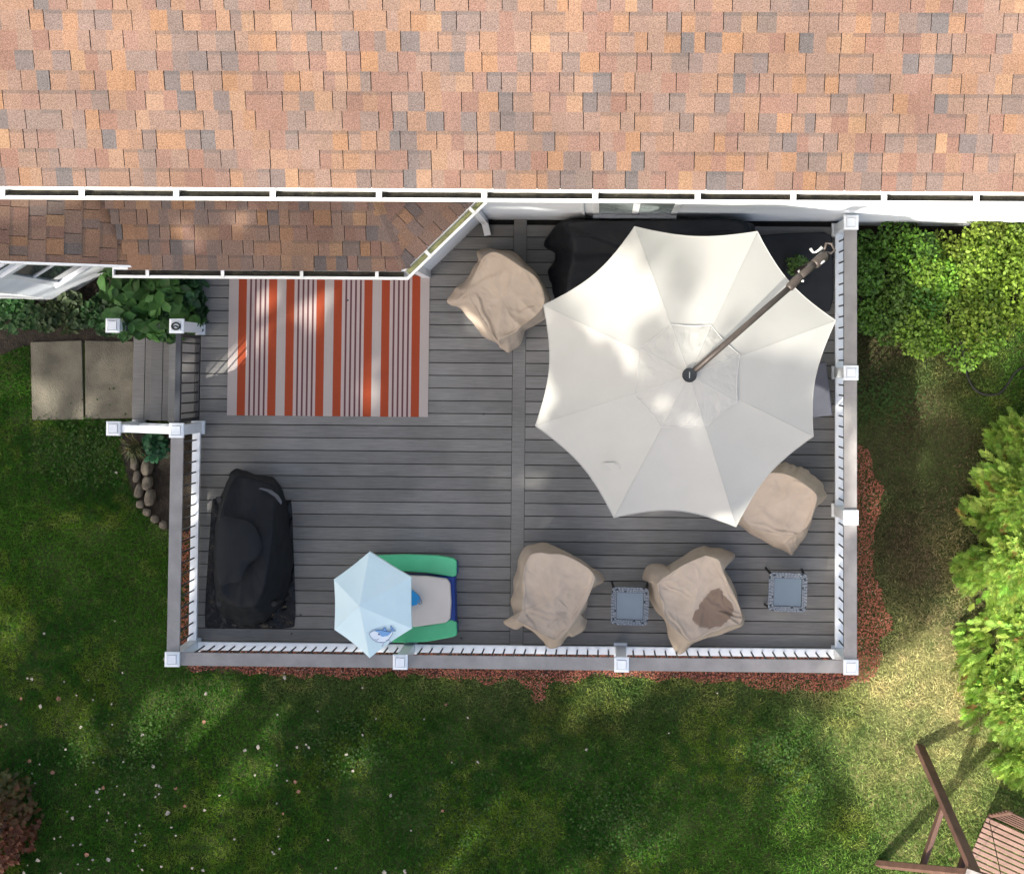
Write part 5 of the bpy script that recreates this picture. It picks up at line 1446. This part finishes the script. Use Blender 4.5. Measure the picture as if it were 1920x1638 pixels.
# ---- bed plants left of the deck
x, y = at(285, 575, .1); shrub('large_leaf_shrub', 'broad leaved green shrub spilling over the steps beside the gate post', 'shrub', x, y, .58, .46, .95, 620, .115, (.050, .135, .030), seed=21, lumps=9, colvar=.4, up=.8)
x, y = at(345, 570, .1); shrub('large_leaf_shrub', 'dark leaved shrub between the bay wall and the deck boards', 'shrub', x, y, .27, .40, .85, 300, .085, (.030, .075, .028), seed=22, colvar=.35)
x, y = at(330, 640, .0); shrub('trailing_plant', 'wilted grey green trailing plant on the top step', 'plant', x, y, .16, .12, .62, 60, .06, (.07, .085, .06), seed=26, lumps=4, stem_n=2)
for i, (u, v, rx_, ry_, lab, cc) in enumerate(((30, 590, .42, .32, 'low green ground plant under the angled bay window', (.040, .105, .028)), (120, 590, .36, .26, 'low olive ground plant in front of the bay between path and wall', (.045, .078, .026)), (185, 590, .30, .30, 'low dark green ground plant beside the plain step post', (.035, .085, .026)))):
    x, y = at(u, v, -.35); shrub('ground_plant', lab, 'plant', x, y, rx_, ry_, .32, 620, .052, cc, seed=30 + i, stem_n=3, group='low plants in the bed under the bay')
x, y = at(292, 838, -.3); shrub('bed_plant', 'dark green leafy plant tucked beneath the step handrail', 'plant', x, y, .20, .17, .35, 220, .055, (.022, .085, .035), seed=41, stem_n=3)
# strap leaved tuft
tc = P(255, 836, -.4); tf = root('strap_leaf_tuft', (tc.x, tc.y, GROUND), 'yellowing strap leaved tuft beside the stone border', 'plant')
mb = MB()
for k in range(44):
    a = random.uniform(math.pi * .6, math.pi * 1.9); L2 = random.uniform(.10, .26); w2 = .006
    p0_ = Vector((tc.x + random.uniform(-.03, .03), tc.y + random.uniform(-.03, .03), GROUND + .01)); d2 = Vector((math.cos(a), math.sin(a), 0)); s2_ = Vector((-d2.y, d2.x, 0)) * w2
    m1 = p0_ + d2 * L2 * .5 + Vector((0, 0, .14)); m2 = p0_ + d2 * L2 + Vector((0, 0, .06))
    kk = random.random(); mb.cur = (.16 * (1 - kk) + .07 * kk, .135 * (1 - kk) + .10 * kk, .045)
    mb.add([p0_ - s2_, p0_ + s2_, m1 + s2_, m1 - s2_, m2 + s2_ * .2, m2 - s2_ * .2], [(0, 1, 2, 3), (3, 2, 4, 5)])
mb.build('leaf_blade', M['leaf'], tf)

# ---- red and green bush at the lawn corner
x, y = at(-28, 1560, .2)
R_ = root('red_bush', (x, y, GROUND), 'bush with red and olive leaves at the shady lawn corner', 'bush')
rs = np.random.default_rng(77); n = 900
pos = rs.normal(0, 1, (n, 3)); pos /= np.linalg.norm(pos, axis=1)[:, None]; pos[:, 2] = abs(pos[:, 2]); dd = pos.copy()
pos = pos * (rs.random((n, 1)) ** .35) * np.array([.44, .60, .7]) + np.array([0, 0, .05])
tcol = np.clip((pos[:, 1] + .05) / .6 + rs.normal(0, .2, n), 0, 1)[:, None]
c = (np.array([.13, .042, .020]) * (1 - tcol) + np.array([.075, .085, .022]) * tcol) * rs.uniform(.6, 1.3, (n, 1))
link('foliage', leaves_mesh('foliage', pos, dd * .4 + np.array([0, 0, .7]), rs.uniform(.045, .075, n), c, M['leaf'], rs=rs, elong=1.3), R_)
for q in range(4): MB().tube([(x, y, GROUND), (x + .2 * math.cos(q * 1.6), y + .2 * math.sin(q * 1.6), .3)], [.02, .008], 6).build('stem', M['bark'], R_)

# ---- arborvitae shrubs along the lawn edge
def arborvitae(label, cx, cy, rad, h, sprays, seed, tint=(.31, .46, .085)):
    rs = np.random.default_rng(seed)
    R_ = root('arborvitae', (cx, cy, GROUND), label, 'shrub', 'arborvitae shrubs along the lawn edge')
    tips_ = 46; tt0 = rs.random(tips_) ** .8; ta0 = rs.uniform(0, 2 * math.pi, tips_); pk = rs.integers(0, tips_, sprays)
    t = np.clip(tt0[pk] + rs.normal(0, .05, sprays), 0, .98); zz = t * h
    ang = ta0[pk] + rs.normal(0, .16, sprays) / np.clip(1 - t, .25, 1)
    reach = (rs.uniform(.72, 1.18, tips_))[pk]
    lob = 1 + .16 * np.sin(ang * 3 + seed) + .10 * np.sin(ang * 7 + seed * 2) + .10 * np.sin(zz * 6 + ang * 2)
    r = rad * np.clip(1 - t ** 1.5, .02, 1) * lob * reach * (1 - .5 * rs.random(sprays) ** 1.6)
    bx = np.stack([np.cos(ang) * r, np.sin(ang) * r, zz + .05], 1)
    # each spray: a fan of needles leaning outward and up
    m_ = 20
    out = np.stack([np.cos(ang), np.sin(ang), rs.uniform(.15, .9, sprays)], 1); out /= np.linalg.norm(out, axis=1)[:, None]
    rnd = rs.normal(0, 1, (sprays, 3)); sd = np.cross(out, rnd); sd /= np.linalg.norm(sd, axis=1)[:, None]; nn = np.cross(sd, out)
    L0 = rs.uniform(.12, .21, sprays)
    Vl = []; Cl = []
    base_c = np.array(tint)[None] * rs.uniform(.65, 1.3, (sprays, 1)) * (1 + rs.normal(0, .08, (sprays, 3)))
    brown = rs.random(sprays) < .015; base_c[brown] = np.array([.26, .15, .05]) * rs.uniform(.7, 1.2, (brown.sum(), 1))
    for k in range(m_):
        fr_ = (k + .5) / m_; side = 1 if k % 2 else -1
        st_ = bx + out * (L0 * fr_)[:, None] * .85
        ln = (L0 * (.55 - .38 * fr_))[:, None]
        dr = out * .75 + sd * side * .62 + nn * rs.normal(0, .18, (sprays, 1)); dr /= np.linalg.norm(dr, axis=1)[:, None]
        wv = np.cross(dr, nn); wv /= np.linalg.norm(wv, axis=1)[:, None]; wv = wv * .0046
        q = np.stack([st_ - wv, st_ + wv, st_ + dr * ln * .6 + wv * 1.25, st_ + dr * ln], 1)
        Vl.append(q); Cl.append(np.repeat((base_c * rs.uniform(.85, 1.2, (sprays, 1)))[:, None], 4, 1))
    V = np.concatenate(Vl).reshape(-1, 3); c = np.concatenate(Cl).reshape(-1, 3)
    me = mesh_np('foliage', V, np.arange(len(V)).reshape(-1, 4), M['cedar'], c)
    link('foliage', me, R_)
    MB().tube([(cx, cy, GROUND), (cx, cy, GROUND + h * .8)], [.05, .015], 8).build('trunk', M['bark'], R_)
for i, (u, v, r, h, n, lab) in enumerate(((1938, 830, .42, 1.1, 1500, 'smaller arborvitae shrub closest to the garden hose'),
                                       (1915, 935, .62, 1.5, 2900, 'arborvitae shrub growing by the lit patch of dry lawn'),
                                       (1893, 1035, .62, 1.4, 2900, 'arborvitae shrub with branch tips reaching toward the deck railing'),
                                       (1912, 1180, .64, 1.5, 2900, 'arborvitae shrub between its hedge neighbours over brown soil'),
                                       (1905, 1300, .60, 1.3, 2600, 'arborvitae shrub standing nearest the wooden swing frame'),
                                       (1950, 1400, .46, 1.1, 1600, 'arborvitae shrub shading the swing bench end'))):
    q = P(u, v, GROUND); arborvitae(lab, q.x, q.y, r, h, int(n * 1.45), 50 + i)

# ---- hose
hp = [P(u, v, GROUND + .03) for u, v in ((1800, 636), (1806, 660), (1810, 690), (1818, 715), (1832, 733), (1852, 740), (1872, 738), (1888, 722), (1902, 700), (1915, 690), (1935, 688), (1960, 700))]
hs = catmull([tuple(p) for p in hp], 60, closed=False)
ho = MB().tube([tuple(q) for q in hs], .014, 8).build('garden_hose', M['hose'], None, smooth=True, origin=tuple(hs[30])); setp(ho, 'black garden hose curling from the shrubs onto the lawn', 'hose')

# ================================================================== SWING
sw_root = root('garden_swing', (*P2(1760, 1560, GROUND), GROUND), 'red brown wooden garden swing with A frame and slatted bench', 'swing')
W_ = M['swing_wood']
f1 = P(1724, 1399, GROUND + .04); f2 = P(1649, 1619, GROUND + .04); apx = P(1829, 1637, 1.62)
def beam(a, b, wd, ht, name, m=W_, up=(0, 0, 1)):
    return MB().bar(a, b, wd, ht, up).build(name, m, sw_root, bevel=.006, segs=1)
axis = (f2 - f1).normalized(); perp = Vector((-axis.y, axis.x, 0)).normalized()
if perp.x < 0: perp = -perp
beam(f1, apx, .07, .11, 'leg', up=perp); beam(f2, apx, .07, .11, 'leg', up=perp)
def on(a, b, t): return a.lerp(b, t)
beam(on(f1, apx, .42) + perp * .05, on(f2, apx, .42) + perp * .05, .05, .13, 'cross_brace')
beam(on(f1, apx, .80) + perp * .05, on(f2, apx, .80) + perp * .05, .05, .13, 'cross_brace')
far = perp * 2.1
beam(f1 + far, apx + far, .04, .09, 'leg', up=perp); beam(f2 + far, apx + far, .04, .09, 'leg', up=perp)
beam(apx - perp * .12 + Vector((0, 0, .05)), apx + far + perp * .12 + Vector((0, 0, .05)), .09, .09, 'top_beam')
MB().bar(apx - perp * .13 + Vector((0, 0, .10)), apx + perp * .06 + Vector((0, 0, .10)), .085, .010).build('bracket', M['swing_pale'], sw_root)
# slatted bench hung from the beam
bz = GROUND + .45
bc = P(1852, 1528, bz); sdir = Vector((1, -.44, 0)).normalized(); bdir = Vector((-sdir.y, sdir.x, 0)) * -1
for k in range(11):
    s0 = bc + bdir * (.045 + k * .062); wd = .05
    if k == 5: wd = .05
    beam(s0, s0 + sdir * 1.35, wd, .018, 'seat_slat', M['swing_seat'])
for k in range(6):
    s0 = bc - bdir * (.03 + k * .035) + Vector((0, 0, .05 + k * .085)); beam(s0, s0 + sdir * 1.35, .02, .055, 'back_slat')
for t in (.04, 1.30):
    a = bc + sdir * t
    beam(a - bdir * .02 - Vector((0, 0, .03)), a + bdir * .74 - Vector((0, 0, .03)), .05, .04, 'seat_rail')
    beam(a - bdir * .01, a - bdir * .22 + Vector((0, 0, .55)), .05, .03, 'back_rail')
    for b2 in (.05, .66):
        tp = apx + perp * (.3 if t < 1 else 1.6) + Vector((0, 0, .0)); ap_ = a + bdir * b2 + Vector((0, 0, .01))
        MB().tube([ap_, tp], .005, 6).build('chain', M['black_metal'], sw_root)

# ================================================================== FALLEN LEAVES
def petal_mesh(s, m, seed):
    rs = random.Random(seed); n = 7; mb = MB()
    vs_ = [(0, 0, s * .12)] + [(s * rs.uniform(.7, 1.1) * math.cos(2 * math.pi * k / n), s * rs.uniform(.5, .9) * math.sin(2 * math.pi * k / n), s * rs.uniform(-.1, .35)) for k in range(n)]
    mb.add(vs_, [(0, 1 + k, 1 + (k + 1) % n) for k in range(n)])
    return mb.mesh('fallen_leaf', m)
pms = [petal_mesh(.019, M['petal'], 1), petal_mesh(.025, M['petal'], 2), petal_mesh(.014, M['petal'], 3), petal_mesh(.028, M['petal_b'], 4)]
rs = random.Random(3); cnt = 0
while cnt < 135:
    u = rs.uniform(-10, 900) if rs.random() < .85 else rs.uniform(0, 1500); v = rs.uniform(1260, 1650) if rs.random() < .85 else rs.uniform(820, 1650)
    dens = math.exp(-max(0, u - 260) / 330) * (.35 + .65 * min(1, max(0, (v - 1200) / 200)))
    if rs.random() > dens: continue
    q = P(u, v, GROUND + .05)
    if q.x > DL - .12 and q.y > YB - .3: continue
    o = link('fallen_leaf', pms[rs.choices(range(4), [5, 3, 7, 2])[0]], None, (q.x, q.y, GROUND + rs.uniform(.045, .06)))
    o.rotation_euler = (rs.uniform(-.4, .4), rs.uniform(-.4, .4), rs.uniform(0, 6.28)); sc_ = rs.uniform(.75, 1.35); o.scale = (sc_, sc_, sc_)
    brown_ = o.data.name == pms[3].name
    setp(o, 'curled brown leaf fallen on the shaded lawn' if brown_ else 'small pale fallen leaf on the shaded lawn', 'leaf', 'brown leaves on the lawn' if brown_ else 'pale leaves scattered on the lawn'); cnt += 1
for u, v, zz, lab in ((907, 776, .004, 'tiny dark leaf on the deck beside the rug'), (547, 1187, .004, 'tiny dark leaf on the boards by the grill mat'), (564, 1152, .004, 'tiny dark leaf between the grill mat and the child table'), (652, 563, .02, 'tiny dark leaf lying on the striped rug'), (865, 1196, .004, 'tiny dark leaf beside the mint green bench')):
    q = P(u, v, zz); o = link('fallen_leaf', petal_mesh(.016, M['cap_dark'], int(u)), None, (q.x, q.y, zz + .003)); setp(o, lab, 'leaf')

# ================================================================== SHADE TREES beyond the lawn
SX, SY = trav.x / -trav.z, trav.y / -trav.z      # shadow shift per metre of height
def shade_ok(E):
    """where, on the deck plane, the big trees throw their shade."""
    x, y = E[:, 0], E[:, 1]
    right = np.interp(y, [-9, -6, -4, -3.3, -2.2, -1.0, .5, 3], [1.3, 2.1, 2.7, 3.3, 4.1, 5.2, 5.6, 4.2])
    topy = np.interp(x, [-9, 0, 1.6, 3.0, 4.2, 6], [4.3, 3.9, 3.2, 2.3, 1.5, 1.0])
    wob = (vnoise(x + 40, y + 40, 1.1, 61) - .5) * .9
    return (x < right + wob) & (y < topy + wob)
def gap_field(x, y):
    return vnoise(x + 50, y + 50, 1.5, 62) * .5 + vnoise(x + 50, y + 50, 3.3, 63) * .32 + vnoise(x + 50, y + 50, 7, 64) * .18
def shade_tree(label, bx, by_, h0, h1, rad, n, seed):
    rs = np.random.default_rng(seed)
    R_ = root('maple_tree', (bx, by_, GROUND), label, 'tree', 'tall shade trees beyond the lawn')
    cz_ = (h0 + h1) / 2; hz = (h1 - h0) / 2
    d = rs.normal(0, 1, (n, 3)); d /= np.linalg.norm(d, axis=1)[:, None]
    pos = d * (rs.random((n, 1)) ** .4) * np.array([rad, rad, hz]) + np.array([bx, by_, cz_])
    u, v = UVa(pos)
    mg = 70 + F * 1.6 / np.maximum(CAMZ - pos[:, 2], .5)      # keep crowns clear of the view, also a step to the side
    vis = (u > -mg) & (u < 1920 + mg) & (v > -mg) & (v < 1638 + mg)
    E = pos[:, :2] + pos[:, 2:3] * np.array([[SX, SY]])
    g_ = gap_field(E[:, 0], E[:, 1])
    edge = ~shade_ok(E)
    inview = (E[:, 0] > -8.5) & (E[:, 1] > -8) & (E[:, 0] < 9) & (E[:, 1] < 10)
    thr = np.full(len(E), .615)
    thr[(E[:, 0] > -5.2) & (E[:, 0] < -1.6) & (E[:, 1] > -.9) & (E[:, 1] < 1.5)] = .70      # rug side
    thr[(E[:, 0] > .6) & (E[:, 1] > -.4)] = .595                                             # umbrella side
    thr[(E[:, 0] < .6) & (E[:, 1] > 1.9)] = .74                                              # bay roof
    thr[(E[:, 0] > -2) & (E[:, 0] < 2.8) & (E[:, 1] < -.9)] = .59
    thr[E[:, 1] < -3.5] = .565                                                               # lawn
    drop = vis | (inview & edge) | (inview & (g_ > thr))
    pos = pos[~drop]; d = d[~drop]; n = len(pos)
    c = np.array([[.060, .105, .024]]) * rs.uniform(.6, 1.4, (n, 1))
    me = leaves_mesh('crown', pos - np.array([bx, by_, GROUND]), d * .3 + np.array([0, 0, .7]), rs.uniform(.13, .21, n), c, M['leaf'], rs=rs, elong=1.15, jitter=.6)
    link('crown', me, R_)
    MB().tube([(bx, by_, GROUND), (bx + .1, by_, h0 * .6), (bx, by_ + .1, h0 + hz)], [.30, .22, .10], 12).build('trunk', M['bark'], R_, smooth=True)
    for k in range(7):
        a = k * .9 + seed; e = Vector((bx + math.cos(a) * rad * .65, by_ + math.sin(a) * rad * .65, cz_ + hz * .2 * math.sin(k * 2)))
        uu, vv = UV(*e)
        mg = F * 1.6 / (CAMZ - e.z)
        if -mg < uu < 1920 + mg and -mg < vv < 1638 + mg: continue
        MB().tube([(bx, by_, h0 * .75 + k * .15), Vector((bx, by_, h0)).lerp(e, .5) + Vector((0, 0, .4)), e], [.11, .07, .03], 8).build('limb', M['bark'], R_, smooth=True)
    return n
tn = 0
for i, (ex_, ey2, zc, rad, lab) in enumerate(((-4.5, 1.0, 10.0, 3.9, 'tall maple shading the bay roof and rug side of the deck'), (-.5, .2, 10.4, 3.6, 'tall maple shading the middle of the deck'),
                                           (3.2, -1.0, 10.6, 3.0, 'tall maple shading the umbrella corner of the deck'), (-5.2, -4.6, 9.6, 3.9, 'tall maple shading the leafy corner of the lawn'), (-.4, -4.6, 10.0, 3.6, 'tall maple shading the lawn below the long railing'))):
    bx = ex_ - zc * SX; by_ = ey2 - zc * SY
    tn += shade_tree(lab, bx, by_, zc - 2.4, zc + 2.6, rad, 21000 if i < 3 else 13000, 90 + i)
print('tree leaves', tn)
